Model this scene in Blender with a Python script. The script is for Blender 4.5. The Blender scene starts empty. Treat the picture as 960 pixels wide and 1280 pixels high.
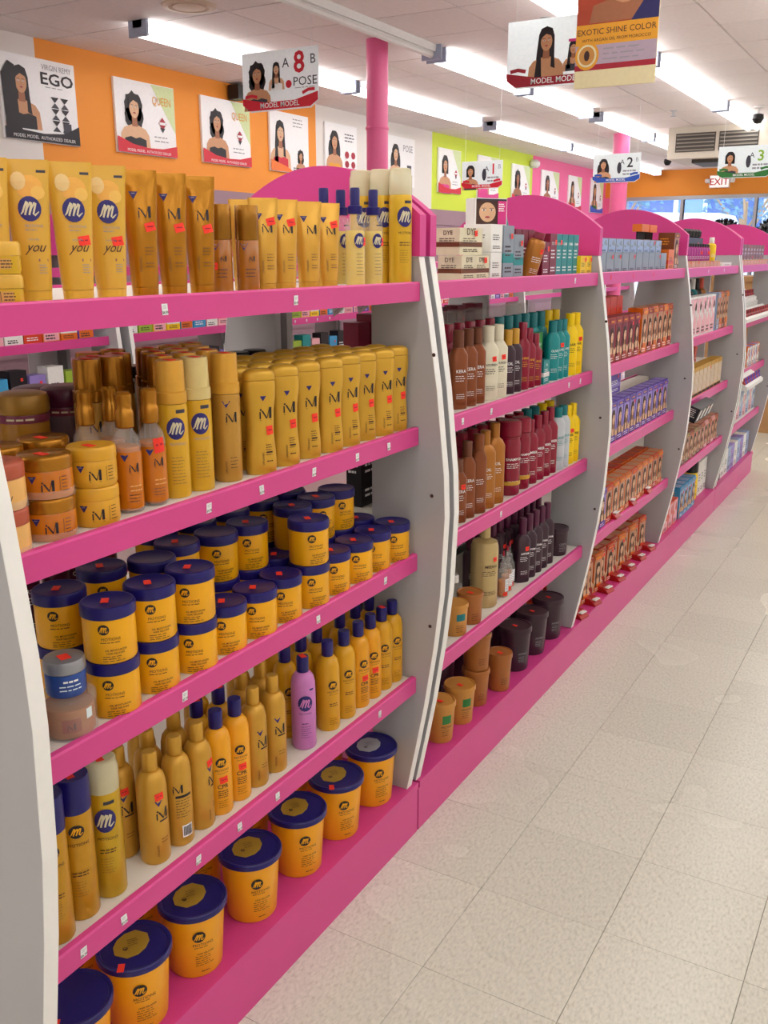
import bpy, math, random
from mathutils import Vector, Matrix
R = math.radians
PI = math.pi
random.seed(11)
sc = bpy.context.scene
col = sc.collection

# ------------------------------------------------------------------ camera, world, exposure
cam_data = bpy.data.cameras.new('camera')
cam_data.sensor_fit = 'VERTICAL'
cam_data.sensor_height = 36.0
cam_data.lens = 1175.0 / 1280.0 * 36.0
cam_data.clip_start = 0.05
cam_data.clip_end = 200
cam = bpy.data.objects.new('camera', cam_data)
col.objects.link(cam)
cam.location = (0, 0, 1.5)
cam.rotation_euler = (R(90 - 15.325), 0, R(30.232))
sc.camera = cam

sc.view_settings.view_transform = 'Standard'
sc.view_settings.look = 'None'
sc.view_settings.gamma = 1.0
sc.view_settings.use_curve_mapping = False
sc.view_settings.exposure = -0.22

world = bpy.data.worlds.new('world')
sc.world = world
world.use_nodes = True
wn = world.node_tree.nodes
wn['Background'].inputs[0].default_value = (0.62, 0.78, 1.0, 1)
wn['Background'].inputs[1].default_value = 4.5

TUBE_STRENGTH = 9.6
TUBE_COLOR = (1.0, 0.985, 0.965)

# ------------------------------------------------------------------ materials
def lin(c):
    if isinstance(c, str):
        c = c.lstrip('#')
        c = tuple(int(c[i:i + 2], 16) / 255 for i in (0, 2, 4))
    return tuple(((x / 12.92) if x <= 0.04045 else ((x + 0.055) / 1.055) ** 2.4) for x in c)

MATS = {}
def mat(name, color, rough=0.45, metal=0.0, spec=0.5, coat=0.0, alpha=1.0, trans=0.0, var=0.06, emit=0.0,
        grain=60.0, bump=0.0, ior=1.45, jitter=0.0):
    """Principled material with a little procedural colour and gloss variation."""
    if name in MATS:
        return MATS[name]
    m = bpy.data.materials.new(name)
    m.use_nodes = True
    nt = m.node_tree
    N, L = nt.nodes, nt.links
    b = N['Principled BSDF']
    c = lin(color)
    b.inputs['Metallic'].default_value = metal
    b.inputs['Specular IOR Level'].default_value = spec
    b.inputs['Coat Weight'].default_value = coat
    b.inputs['Coat Roughness'].default_value = 0.12
    b.inputs['IOR'].default_value = ior
    b.inputs['Alpha'].default_value = alpha
    b.inputs['Transmission Weight'].default_value = trans
    tc = N.new('ShaderNodeTexCoord')
    nz = N.new('ShaderNodeTexNoise')
    nz.inputs['Scale'].default_value = grain
    nz.inputs['Detail'].default_value = 1.0
    L.new(tc.outputs['Object'], nz.inputs['Vector'])
    mx = N.new('ShaderNodeMix')
    mx.data_type = 'RGBA'
    mx.inputs[6].default_value = tuple(x * (1 - var) for x in c) + (1,)
    mx.inputs[7].default_value = tuple(min(1, x * (1 + var)) for x in c) + (1,)
    L.new(nz.outputs[0], mx.inputs[0])
    out = mx.outputs[2]
    if jitter:
        oi = N.new('ShaderNodeObjectInfo')
        mr = N.new('ShaderNodeMapRange')
        mr.inputs[3].default_value = 1 - jitter
        mr.inputs[4].default_value = 1 + jitter
        L.new(oi.outputs['Random'], mr.inputs[0])
        hs = N.new('ShaderNodeHueSaturation')
        L.new(mr.outputs[0], hs.inputs['Value'])
        L.new(out, hs.inputs['Color'])
        out = hs.outputs[0]
    L.new(out, b.inputs['Base Color'])
    b.inputs['Roughness'].default_value = rough
    if bump:
        bp = N.new('ShaderNodeBump')
        bp.inputs['Strength'].default_value = bump
        bp.inputs['Distance'].default_value = 0.002
        L.new(nz.outputs[0], bp.inputs['Height'])
        L.new(bp.outputs[0], b.inputs['Normal'])
    if emit:
        b.inputs['Emission Color'].default_value = c + (1,)
        b.inputs['Emission Strength'].default_value = emit
    MATS[name] = m
    return m

M_PINK = mat('pink laminate', '#d8458f', 0.36, var=0.04, grain=9)
M_PINKC = mat('pink crown board', '#d8408f', 0.40, var=0.04, grain=7)
M_WHITE = mat('white melamine', '#b3b2b4', 0.42, var=0.03, grain=6)
M_EDGE = mat('white edge band', '#f4f3ef', 0.38, var=0.02)
M_SHELF = mat('white shelf board', '#e9e4da', 0.45, var=0.03, grain=14)
M_PAPER = mat('white paper', '#f0f0f0', 0.6, var=0.02)
M_INK = mat('black ink', '#201a22', 0.5)
M_NAVY = mat('navy plastic', '#1b1468', 0.30, var=0.05, jitter=0.06)
M_NAVYP = mat('navy print', '#2a2370', 0.4)
M_BROWNP = mat('dark brown print', '#3d2220', 0.45)
M_SILVERP = mat('pale script print', '#d8d0b0', 0.4)
M_STICK = mat('orange price sticker paper', '#ff3a28', 0.55, var=0.05, emit=0.0)
M_YEL = mat('yellow plastic', '#f4b010', 0.30, var=0.04, grain=10, jitter=0.05)
M_YELT = mat('pale yellow tube plastic', '#dfae3c', 0.30, var=0.05, grain=14, jitter=0.04)
M_YELB = mat('bucket yellow plastic', '#f8ac10', 0.32, var=0.06, grain=8)
M_GOLDF = mat('pale gold foil', '#cfa93a', 0.30, metal=0.5, var=0.06)
M_GOLD = mat('pearl gold plastic', '#d6a737', 0.33, metal=0.35, var=0.04, grain=12, jitter=0.05)
M_GOLDB = mat('bronze gold plastic', '#b67a16', 0.22, metal=0.5, var=0.14, grain=16, jitter=0.05)
M_GOLDL = mat('light gold tube', '#d8a540', 0.25, metal=0.4, var=0.06, grain=14, jitter=0.04)
M_BRONZE = mat('bronze cap', '#9c6a1c', 0.24, metal=0.6, var=0.05)
M_COPPER = mat('copper cap', '#b0761f', 0.22, metal=0.65, var=0.05)
M_AMBER = mat('amber gel', '#cc740c', 0.22, var=0.05, coat=0.3)
M_CLEAR = mat('clear plastic', '#f3f1ee', 0.06, alpha=0.16, var=0.0)
M_FROST = mat('frosted clear cap', '#e6dfb8', 0.18, alpha=0.72, var=0.02)
M_LIQ = mat('yellow oil', '#e6c43c', 0.10, coat=0.4, var=0.05)
M_CREAM = mat('cream plastic', '#e3ddc4', 0.35)
M_ROSE = mat('brick red lid', '#b5553a', 0.32)
M_PEACH = mat('peach label', '#efb768', 0.35)
M_PLUM = mat('plum plastic', '#571b3c', 0.28, var=0.06)
M_PLUMD = mat('dark plum plastic', '#3b2230', 0.30, var=0.06)
M_GREYV = mat('mauve grey gel', '#6d5a66', 0.3)
M_SILV = mat('silver lid', '#9ea0a6', 0.32, metal=0.6)
M_BLUEL = mat('blue label', '#2c4f9c', 0.3, var=0.3, grain=90)
M_PINKB = mat('lilac bottle', '#cf7fc4', 0.30)
M_BLACK = mat('black plastic', '#18171a', 0.35)
M_BROWN = mat('brown bottle', '#8a4a26', 0.28, metal=0.25)
M_AMBB = mat('amber brown bottle', '#b0702a', 0.28, metal=0.3)
M_TAN = mat('tan tub', '#c98c3e', 0.35, var=0.05)
M_TAND = mat('brown tan tub', '#a9672e', 0.35, var=0.05)
M_BURG = mat('burgundy bottle', '#8e1230', 0.24, var=0.05)
M_TEAL = mat('teal bottle', '#0d8f92', 0.28)
M_YBRI = mat('bright yellow bottle', '#ffd400', 0.32)
M_PALEG = mat('grey white bottle', '#c2c8cf', 0.32)
M_GREEN = mat('green tube', '#2f7d3c', 0.3)
M_TANB = mat('champagne bottle', '#c5ad78', 0.28, metal=0.35)
M_CEIL = mat('ceiling tile', '#f3eae8', 0.85, var=0.05, grain=30, bump=0.25, jitter=0.025)
M_TBAR = mat('ceiling grid', '#8f8280', 0.6)
M_TAR = mat('dark grout', '#8b8474', 0.7)
M_ORANGE = mat('orange wall paint', '#f49a35', 0.6, var=0.03, grain=3)
M_WALLW = mat('white wall paint', '#ece7e2', 0.65, var=0.02, grain=3)
M_LIME = mat('lime wall paint', '#d6ea42', 0.6, var=0.02, grain=3)
M_WPINK = mat('pink wall paint', '#f56fa3', 0.6, var=0.02, grain=3)
M_MAUVE = mat('mauve slatwall', '#a48590', 0.6, var=0.04, grain=5)
M_COLM = mat('pink column paint', '#ef6ba0', 0.32, var=0.02)
M_SKIN = mat('printed skin tone', '#d09a72', 0.5)
M_SKIN2 = mat('printed light skin tone', '#e0b48e', 0.5)
M_SKIND = mat('printed shaded skin', '#a86c4c', 0.5)
M_HAIR = mat('printed black hair', '#221a1e', 0.5)
M_HAIRB = mat('printed brown hair', '#4a2c22', 0.5)
M_LIPS = mat('printed lips', '#b23a48', 0.5)
M_RED = mat('printed red', '#d81f35', 0.45)
M_REDD = mat('printed dark red', '#a81830', 0.45)
M_BLUE = mat('printed blue', '#2b55b8', 0.45)
M_GREENP = mat('printed green', '#2f7a35', 0.45)
M_GRAPH = mat('printed charcoal', '#3a3844', 0.45)
M_PRWHITE = mat('printed white', '#fbfbfd', 0.45)
M_PRICE = mat('printed pale cyan', '#e4f6fa', 0.4)
for _m in (M_PRICE,):
    pass
M_PRPINK = mat('printed magenta', '#e03a8c', 0.45)
M_PRGREY = mat('printed grey', '#9a98a0', 0.5)
M_PRLIME = mat('printed pale lime', '#d8e8b0', 0.5)
M_PRGOLD = mat('printed gold', '#e8a32a', 0.45)
M_PRLAV = mat('printed lavender', '#b8a4b4', 0.5)
M_PRCREAM = mat('printed cream', '#e8dcae', 0.5)
M_PRRUST = mat('printed rust', '#b5482e', 0.5, var=0.35, grain=9)
M_HOUS = mat('lamp housing', '#e4e2e0', 0.4)
M_ALU = mat('aluminium frame', '#b9bcc0', 0.35, metal=0.6)
M_WOOD = mat('tan laminate counter', '#b98e5f', 0.45, var=0.15, grain=12)

def mat_floor():
    m = bpy.data.materials.new('speckled vinyl tile')
    m.use_nodes = True
    N, L = m.node_tree.nodes, m.node_tree.links
    b = N['Principled BSDF']
    tc = N.new('ShaderNodeTexCoord')
    geo = N.new('ShaderNodeNewGeometry')
    def noise(scale, detail, stretch=None):
        n = N.new('ShaderNodeTexNoise')
        n.inputs['Scale'].default_value = scale
        n.inputs['Detail'].default_value = detail
        if stretch:
            mp = N.new('ShaderNodeMapping')
            mp.inputs['Scale'].default_value = stretch
            mp.inputs['Rotation'].default_value = (0, 0, 0.5)
            L.new(geo.outputs['Position'], mp.inputs['Vector'])
            L.new(mp.outputs[0], n.inputs['Vector'])
        else:
            L.new(geo.outputs['Position'], n.inputs['Vector'])
        return n
    n1 = noise(150, 3, (1, 0.5, 1))
    n2 = noise(260, 2, (0.4, 1, 1))
    n3 = noise(1.6, 2)
    r1 = N.new('ShaderNodeValToRGB')
    r1.color_ramp.elements[0].position = 0.26
    r1.color_ramp.elements[0].color = lin('#c2bfae') + (1,)
    r1.color_ramp.elements[1].position = 0.46
    r1.color_ramp.elements[1].color = lin('#d3d2c4') + (1,)
    e = r1.color_ramp.elements.new(0.68)
    e.color = lin('#dedccd') + (1,)
    L.new(n1.outputs[0], r1.inputs[0])
    r2 = N.new('ShaderNodeValToRGB')
    r2.color_ramp.elements[0].position = 0.25
    r2.color_ramp.elements[0].color = (0.45, 0.42, 0.38, 1)
    r2.color_ramp.elements[1].position = 0.33
    r2.color_ramp.elements[1].color = (1, 1, 1, 1)
    L.new(n2.outputs[0], r2.inputs[0])
    mx = N.new('ShaderNodeMix')
    mx.data_type = 'RGBA'
    mx.blend_type = 'MULTIPLY'
    mx.inputs[0].default_value = 0.32
    L.new(r1.outputs[0], mx.inputs[6])
    L.new(r2.outputs[0], mx.inputs[7])
    oi = N.new('ShaderNodeObjectInfo')
    mr = N.new('ShaderNodeMapRange')
    mr.inputs[3].default_value = 0.965
    mr.inputs[4].default_value = 1.03
    L.new(oi.outputs['Random'], mr.inputs[0])
    hs = N.new('ShaderNodeHueSaturation')
    L.new(mr.outputs[0], hs.inputs['Value'])
    L.new(mx.outputs[2], hs.inputs['Color'])
    L.new(hs.outputs[0], b.inputs['Base Color'])
    mr2 = N.new('ShaderNodeMapRange')
    mr2.inputs[1].default_value = 0.3
    mr2.inputs[2].default_value = 0.7
    mr2.inputs[3].default_value = 0.20
    mr2.inputs[4].default_value = 0.30
    L.new(n3.outputs[0], mr2.inputs[0])
    L.new(mr2.outputs[0], b.inputs['Roughness'])
    bp = N.new('ShaderNodeBump')
    bp.inputs['Strength'].default_value = 0.035
    bp.inputs['Distance'].default_value = 0.01
    n4 = noise(7, 2)
    L.new(n4.outputs[0], bp.inputs['Height'])
    L.new(bp.outputs[0], b.inputs['Normal'])
    return m
M_FLOOR = mat_floor()

def mat_emit(name, c, s):
    m = bpy.data.materials.new(name)
    m.use_nodes = True
    N, L = m.node_tree.nodes, m.node_tree.links
    N.remove(N['Principled BSDF'])
    e = N.new('ShaderNodeEmission')
    e.inputs[0].default_value = c + (1,)
    e.inputs[1].default_value = s
    L.new(e.outputs[0], N['Material Output'].inputs[0])
    return m
M_TUBE = mat_emit('lit fluorescent tube', TUBE_COLOR, TUBE_STRENGTH)
M_EXITE = mat_emit('lit exit panel', (1.0, 0.86, 0.80), 1.3)

# ------------------------------------------------------------------ mesh building
def translucent(m, f=.5):
    N, L = m.node_tree.nodes, m.node_tree.links
    b = N['Principled BSDF']; t = N.new('ShaderNodeBsdfTranslucent'); x = N.new('ShaderNodeMixShader')
    src = b.inputs['Base Color'].links[0].from_socket
    L.new(src, t.inputs['Color']); x.inputs[0].default_value = f
    L.new(b.outputs[0], x.inputs[1]); L.new(t.outputs[0], x.inputs[2]); L.new(x.outputs[0], N['Material Output'].inputs[0])
    return m
M_SIGN = translucent(mat('thin white sign card', '#f4fcff', .4), .8)

class MB:
    def __init__(s):
        s.v = []; s.f = []; s.m = []; s.mats = []
    def mi(s, m):
        if m not in s.mats:
            s.mats.append(m)
        return s.mats.index(m)
    def add(s, vs, fs, m):
        o = len(s.v); k = s.mi(m)
        s.v += [tuple(p) for p in vs]
        for f in fs:
            s.f.append(tuple(i + o for i in f)); s.m.append(k)
        return s
    def box(s, x0, x1, y0, y1, z0, z1, m):
        vs = [(x, y, z) for x in (x0, x1) for y in (y0, y1) for z in (z0, z1)]
        return s.add(vs, [(0, 1, 3, 2), (4, 6, 7, 5), (0, 4, 5, 1), (2, 3, 7, 6), (0, 2, 6, 4), (1, 5, 7, 3)], m)
    def lathe(s, prof, m, n=24, cx=0, cy=0, caps=True):
        vs = []
        for r, z in prof:
            for i in range(n):
                a = 2 * PI * i / n
                vs.append((cx + r * math.cos(a), cy + r * math.sin(a), z))
        fs = []
        for j in range(len(prof) - 1):
            for i in range(n):
                k = (i + 1) % n
                fs.append((j * n + i, j * n + k, (j + 1) * n + k, (j + 1) * n + i))
        if caps:
            if prof[0][0] > 1e-5: fs.append(tuple(reversed(range(n))))
            if prof[-1][0] > 1e-5: fs.append(tuple((len(prof) - 1) * n + i for i in range(n)))
        return s.add(vs, fs, m)
    def loft(s, secs, m, n=28):
        """secs: (z, half width along y, half depth along x, exponent)"""
        vs = []
        for z, a, b, e in secs:
            for i in range(n):
                t = 2 * PI * i / n
                c, q = math.cos(t), math.sin(t)
                x = b * math.copysign(abs(c) ** (2 / e), c)
                y = a * math.copysign(abs(q) ** (2 / e), q)
                vs.append((x, y, z))
        fs = []
        for j in range(len(secs) - 1):
            for i in range(n):
                k = (i + 1) % n
                fs.append((j * n + i, j * n + k, (j + 1) * n + k, (j + 1) * n + i))
        fs.append(tuple(reversed(range(n))))
        fs.append(tuple((len(secs) - 1) * n + i for i in range(n)))
        return s.add(vs, fs, m)
    def prism_y(s, pts, y0, y1, m):
        """pts in (x,z), extruded along y"""
        n = len(pts)
        vs = [(x, y0, z) for x, z in pts] + [(x, y1, z) for x, z in pts]
        fs = [tuple(range(n)), tuple(reversed(range(n, 2 * n)))]
        fs += [(i, i + n, (i + 1) % n + n, (i + 1) % n) for i in range(n)]
        return s.add(vs, fs, m)
    def tube(s, pts, r, m, n=8):
        pts = [Vector(p) for p in pts]
        vs = []
        for i, p in enumerate(pts):
            d = (pts[min(i + 1, len(pts) - 1)] - pts[max(i - 1, 0)]).normalized()
            u = d.cross(Vector((0, 0, 1)))
            if u.length < 1e-3: u = d.cross(Vector((1, 0, 0)))
            u.normalize(); w = d.cross(u)
            for k in range(n):
                a = 2 * PI * k / n
                vs.append(p + u * (r * math.cos(a)) + w * (r * math.sin(a)))
        fs = []
        for j in range(len(pts) - 1):
            for i in range(n):
                k = (i + 1) % n
                fs.append((j * n + i, j * n + k, (j + 1) * n + k, (j + 1) * n + i))
        fs.append(tuple(reversed(range(n)))); fs.append(tuple((len(pts) - 1) * n + i for i in range(n)))
        return s.add(vs, fs, m)
    def mesh(s, name='mesh', smooth=0.6):
        me = bpy.data.meshes.new(name)
        me.from_pydata(s.v, [], s.f)
        for m in s.mats: me.materials.append(m)
        me.polygons.foreach_set('material_index', s.m)
        me.update()
        import bmesh
        if smooth:
            bm = bmesh.new(); bm.from_mesh(me)
            bmesh.ops.recalc_face_normals(bm, faces=bm.faces)
            bm.to_mesh(me); bm.free()
            me.polygons.foreach_set('use_smooth', [True] * len(me.polygons))
            me.set_sharp_from_angle(angle=smooth)
        return me

def link(name, me, parent=None, loc=(0, 0, 0), rot=(0, 0, 0)):
    o = bpy.data.objects.new(name, me)
    col.objects.link(o)
    o.location = loc; o.rotation_euler = rot
    if parent is not None: o.parent = parent
    return o
def empty(name, loc, rz=0, rot=None):
    o = bpy.data.objects.new(name, None)
    col.objects.link(o)
    o.empty_display_size = 0.05
    o.location = loc
    o.rotation_euler = rot if rot else (0, 0, rz)
    return o
def tag(o, label, cat, group=None):
    o['label'] = label; o['category'] = cat
    if group: o['group'] = group
    return o
def struct(name, me, **k):
    o = link(name, me, **k); o['kind'] = 'structure'
    return o

# ------------------------------------------------------------------ text and print
_tx = {}
def text2d(st, bold=0.0):
    key = (st, bold)
    if key in _tx: return _tx[key]
    cu = bpy.data.curves.new('t', 'FONT')
    cu.body = st; cu.size = 1.0; cu.resolution_u = 2; cu.offset = bold
    cu.fill_mode = 'FRONT'
    ob = bpy.data.objects.new('t', cu)
    col.objects.link(ob)
    dg = bpy.context.evaluated_depsgraph_get()
    me = ob.evaluated_get(dg).to_mesh()
    vs = [(v.co.x, v.co.y) for v in me.vertices]
    fs = [tuple(p.vertices) for p in me.polygons]
    bpy.data.objects.remove(ob); bpy.data.curves.remove(cu)
    xs = [v[0] for v in vs] or [0]
    x0, x1 = min(xs), max(xs)
    vs = [(x - x0, y) for x, y in vs]
    _tx[key] = (vs, fs, x1 - x0)
    return _tx[key]

def plane_map(x=0.0):
    return lambda u, v, e: (x + e, u, v)
def cyl_map(prof):
    zs = sorted((z, r) for r, z in prof)
    def f(u, v, e):
        r = zs[0][1]
        for (z0, r0), (z1, r1) in zip(zs, zs[1:]):
            if z0 <= v <= z1 and z1 > z0:
                r = r0 + (r1 - r0) * (v - z0) / (z1 - z0); break
        r = max(r, 0.003)
        a = u / r
        return ((r + e) * math.cos(a), (r + e) * math.sin(a), v)
    return f
def loft_map(secs):
    def f(u, v, e):
        z0 = secs[0]
        a, b, n = secs[0][1:]
        for p, q in zip(secs, secs[1:]):
            if p[0] <= v <= q[0] and q[0] > p[0]:
                t = (v - p[0]) / (q[0] - p[0])
                a, b, n = (p[i] + (q[i] - p[i]) * t for i in (1, 2, 3)); break
        q = min(abs(u) / a, 0.985)
        return (b * (1 - q ** n) ** (1 / n) + e, u, v)
    return f

class Print:
    """flat print laid on a surface given by a mapping (u right, v up, e out)"""
    def __init__(s, mp, e=0.0004):
        s.mp = mp; s.b = MB(); s.e = e
    def poly(s, pts, m, lay=0):
        s.b.add([s.mp(u, v, s.e * (1 + lay)) for u, v in pts], [tuple(range(len(pts)))], m); return s
    def rect(s, u0, v0, u1, v1, m, lay=0, nu=1):
        vs = []; fs = []
        for i in range(nu + 1):
            u = u0 + (u1 - u0) * i / nu
            vs += [s.mp(u, v0, s.e * (1 + lay)), s.mp(u, v1, s.e * (1 + lay))]
        for i in range(nu):
            fs.append((2 * i, 2 * i + 2, 2 * i + 3, 2 * i + 1))
        s.b.add(vs, fs, m); return s
    def ell(s, cu, cv, ru, rv, m, lay=0, n=18, rings=2, bump=0.0, seed=1):
        vs = [s.mp(cu, cv, s.e * (1 + lay))]; fs = []
        rnd = random.Random(seed)
        k = [1 + (bump * (rnd.random() - 0.3) if bump else 0) for _ in range(n)]
        for j in range(1, rings + 1):
            for i in range(n):
                a = 2 * PI * i / n
                q = j / rings * k[i]
                vs.append(s.mp(cu + ru * q * math.cos(a), cv + rv * q * math.sin(a), s.e * (1 + lay)))
        for i in range(n): fs.append((0, 1 + i, 1 + (i + 1) % n))
        for j in range(rings - 1):
            for i in range(n):
                p, q = 1 + j * n, 1 + (j + 1) * n
                fs.append((p + i, q + i, q + (i + 1) % n, p + (i + 1) % n))
        s.b.add(vs, fs, m); return s
    def stroke(s, pts, w, m, lay=1):
        """polyline with thickness; pts may carry their own width factor"""
        P = [(p[0], p[1], (p[2] if len(p) > 2 else 1.0)) for p in pts]
        vs = []
        for i, (u, v, k) in enumerate(P):
            a = P[max(i - 1, 0)]; b = P[min(i + 1, len(P) - 1)]
            dx, dy = b[0] - a[0], b[1] - a[1]
            l = math.hypot(dx, dy) or 1
            nx, ny = -dy / l * w * k / 2, dx / l * w * k / 2
            vs += [s.mp(u + nx, v + ny, s.e * (1 + lay)), s.mp(u - nx, v - ny, s.e * (1 + lay))]
        s.b.add(vs, [(2 * i, 2 * i + 1, 2 * i + 3, 2 * i + 2) for i in range(len(P) - 1)], m); return s
    def text(s, st, u, v, size, m, lay=1, align='c', shear=0.0, sx=1.0, bold=0.0, up=False):
        vs, fs, w = text2d(st, bold)
        w *= size * sx
        o = {'c': -w / 2, 'l': 0, 'r': -w}[align]
        pts = []
        for x, y in vs:
            a = o + x * size * sx + y * size * shear; b = y * size
            pts.append((u - b, v + a) if up else (u + a, v + b))
        s.b.add([s.mp(p, q, s.e * (1 + lay)) for p, q in pts], fs, m); return s
    def lines(s, u0, v0, w, rows, pitch, h, m, seed=1, lay=1):
        rnd = random.Random(seed)
        for r in range(rows):
            u = u0; end = u0 + w * rnd.uniform(0.65, 1.0)
            while u < end:
                l = rnd.uniform(0.12, 0.3) * w
                s.rect(u, v0 - r * pitch - h, min(u + l, end), v0 - r * pitch, m, lay, 1)
                u += l + 0.05 * w
        return s
    def mlogo(s, cu, cv, r, disc, ink, ry=None):
        """round badge with a slanted script m"""
        ry = ry or r
        s.ell(cu, cv, r, ry, disc, 1.6)
        k = r
        def P(l): return [(cu + x * k, cv + y * ry, q) for x, y, q in l]
        w = 0.16 * r
        s.stroke(P([(-.78, -.45, .5), (-.6, -.25, 1), (-.42, .2, 1), (-.22, .58, 1), (-.14, .5, 1), (-.28, 0, 1), (-.42, -.5, 1)]), w, ink, 3.2)
        s.stroke(P([(-.42, -.5, .8), (-.2, .05, .8), (.1, .52, 1), (.2, .48, 1), (.08, 0, 1), (-.06, -.5, 1)]), w, ink, 3.2)
        s.stroke(P([(-.06, -.5, .8), (.16, .05, .8), (.46, .5, 1), (.55, .42, 1), (.42, 0, 1), (.3, -.4, 1), (.42, -.52, 1), (.78, -.22, .5)]), w, ink, 3.2)
        return s
    def im(s, cu, cv, h, ink):
        """i and M monogram"""
        k = h
        s.rect(cu - .62 * k, cv, cu - .50 * k, cv + .62 * k, ink)
        s.ell(cu - .5 * k, cv + .8 * k, .09 * k, .09 * k, ink, 0, 8, 1)
        s.poly([(cu - .46 * k, cv + .72 * k), (cu - .30 * k, cv + .72 * k), (cu + .06 * k, cv + .12 * k), (cu + .0 * k, cv - .02 * k)], ink)
        s.poly([(cu + .0 * k, cv + .02 * k), (cu + .06 * k, cv - .0 * k), (cu + .34 * k, cv + .95 * k), (cu + .24 * k, cv + .8 * k)], ink)
        s.rect(cu + .26 * k, cv, cu + .50 * k, cv + 1.0 * k, ink)
        s.rect(cu - .6 * k, cv - .16 * k, cu + .5 * k, cv - .12 * k, ink)
        return s
    def tri(s, cu, cv, w, ink, hole=None):
        s.poly([(cu - w / 2, cv), (cu + w / 2, cv), (cu, cv - w * .8)], ink)
        if hole: s.rect(cu - w * .2, cv - w * .22, cu + w * .2, cv - w * .14, hole, 1)
        return s
    def mesh(s):
        return s.b.mesh('print', smooth=0)

# ------------------------------------------------------------------ product kinds: name -> parts
KINDS = {}
def kind(name):
    def deco(fn):
        KINDS[name] = fn; return fn
    return deco
_cache = {}
def parts_of(k):
    if k not in _cache:
        nm = k[0] if isinstance(k, tuple) else k
        args = k[1:] if isinstance(k, tuple) else ()
        _cache[k] = KINDS[nm](*args)
    return _cache[k]

def sticker_mesh(mp, u, v, w=0.016, h=0.013, tilt=0.15, e=0.0009):
    c, q = math.cos(tilt), math.sin(tilt)
    p = Print(mp, e)
    P = [(-w / 2, -h / 2), (0, -h / 2), (w / 2, -h / 2), (w / 2, h / 2), (0, h / 2), (-w / 2, h / 2)]
    pts = [(u + a * c - b * q, v + a * q + b * c) for a, b in P]
    p.b.add([mp(a, b, e) for a, b in pts], [(0, 1, 4, 5), (1, 2, 3, 4)], M_STICK)
    p.b.add([mp(u - w * .3, v - h * .05, e * 1.4), mp(u + w * .3, v, e * 1.4), mp(u + w * .3, v + h * .12, e * 1.4), mp(u - w * .3, v + h * .08, e * 1.4)], [(0, 1, 2, 3)], M_REDD)
    return p.mesh()
def top_sticker(z, x=0.012, y=-0.002, w=0.018, d=0.012, rz=0.9):
    b = MB()
    c, q = math.cos(rz), math.sin(rz)
    P = [(-w / 2, -d / 2), (w / 2, -d / 2), (w / 2, d / 2), (-w / 2, d / 2)]
    b.add([(x + a * c - k * q, y + a * q + k * c, zz) for zz in (z + 0.0003, z + 0.0010) for a, k in P],
          [(4, 5, 6, 7), (0, 1, 5, 4), (1, 2, 6, 5), (2, 3, 7, 6), (3, 0, 4, 7)], M_STICK)
    return b.mesh('sticker', 0)

def part(name, me, parent=None, label=None): return (name, me, parent, label)

@kind('tube_m')
def _():
    secs = [(0.016, .0215, .0205, 2.1), (0.03, .0225, .0205, 2.1), (0.10, .026, .016, 2.0), (0.16, .0295, .008, 2.0), (0.178, .031, .0022, 2.2), (0.188, .0312, .0012, 2.6)]
    p = Print(loft_map(secs), .0005)
    p.ell(.004, .152, .017, .016, mat('print soft orange', '#edb04c', .4), 0, 14)
    p.ell(-.010, .160, .010, .012, mat('print pale petal', '#e9c987', .4), 1, 12)
    p.ell(.014, .145, .009, .009, mat('print soft gold', '#f0c05c', .4), 1, 12)
    p.rect(-.020, .1245, .020, .1250, M_PRGOLD)
    p.mlogo(.002, .124, .0150, M_NAVYP, M_SILVERP, .0165)
    p.rect(.014, .171, .026, .1745, M_GRAPH)
    p.text('MOTIONS', .006, .100, .0052, M_PRGREY)
    p.lines(-.006, .097, .022, 1, .003, .0010, M_PRGREY)
    p.text('naturally', .004, .083, .0042, M_PRGREY)
    p.text('you', .004, .068, .019, M_BROWNP, shear=.45, sx=.85)
    p.rect(.008, .055, .020, .0585, mat('print mauve', '#8d5a5c', .5))
    p.lines(.008, .051, .012, 4, .0035, .001, M_PRGREY, 3)
    return [part('body', MB().loft(secs, M_YELT).mesh()),
            part('cap', MB().loft([(0, .0205, .0198, 2.1), (.0155, .0213, .0203, 2.1)], M_YELT).mesh()),
            part('label_print', p.mesh(), 0),
            part('?price_sticker', sticker_mesh(loft_map(secs), .013, .083), 0)]

@kind('tube_im')
def _(m='bronze'):
    bm = {'bronze': M_GOLDB, 'light': M_GOLDL}[m]
    h = .187 if m == 'bronze' else .162
    k = h / .187
    secs = [(0.016 * k, .0205, .019, 2.1), (0.03 * k, .0213, .019, 2.1), (0.10 * k, .0235, .015, 2.0), (0.16 * k, .0262, .0075, 2.0), (0.178 * k, .027, .0022, 2.2), (h, .0272, .0012, 2.6)]
    mp = loft_map(secs); p = Print(mp, .0005)
    p.tri(-.010, .156 * k, .014, M_NAVYP, M_PRGREY)
    p.im(.006, .118 * k, .017, M_INK)
    p.text('ORGANIC', -.004, .050 * k, .005, M_BROWNP, up=True)
    p.lines(.002, .075 * k, .016, 3, .005, .0012, M_BROWNP, 4)
    p.lines(.002, .052 * k, .014, 2, .005, .0012, M_BROWNP, 5)
    return [part('body', MB().loft(secs, bm).mesh()),
            part('cap', MB().loft([(0, .0198, .0183, 2.1), (.0155 * k, .0204, .0188, 2.1)], bm).mesh()),
            part('label_print', p.mesh(), 0),
            part('?price_sticker', sticker_mesh(mp, .012, .140 * k if m == 'light' else .105, tilt=.25), 0)]

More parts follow.
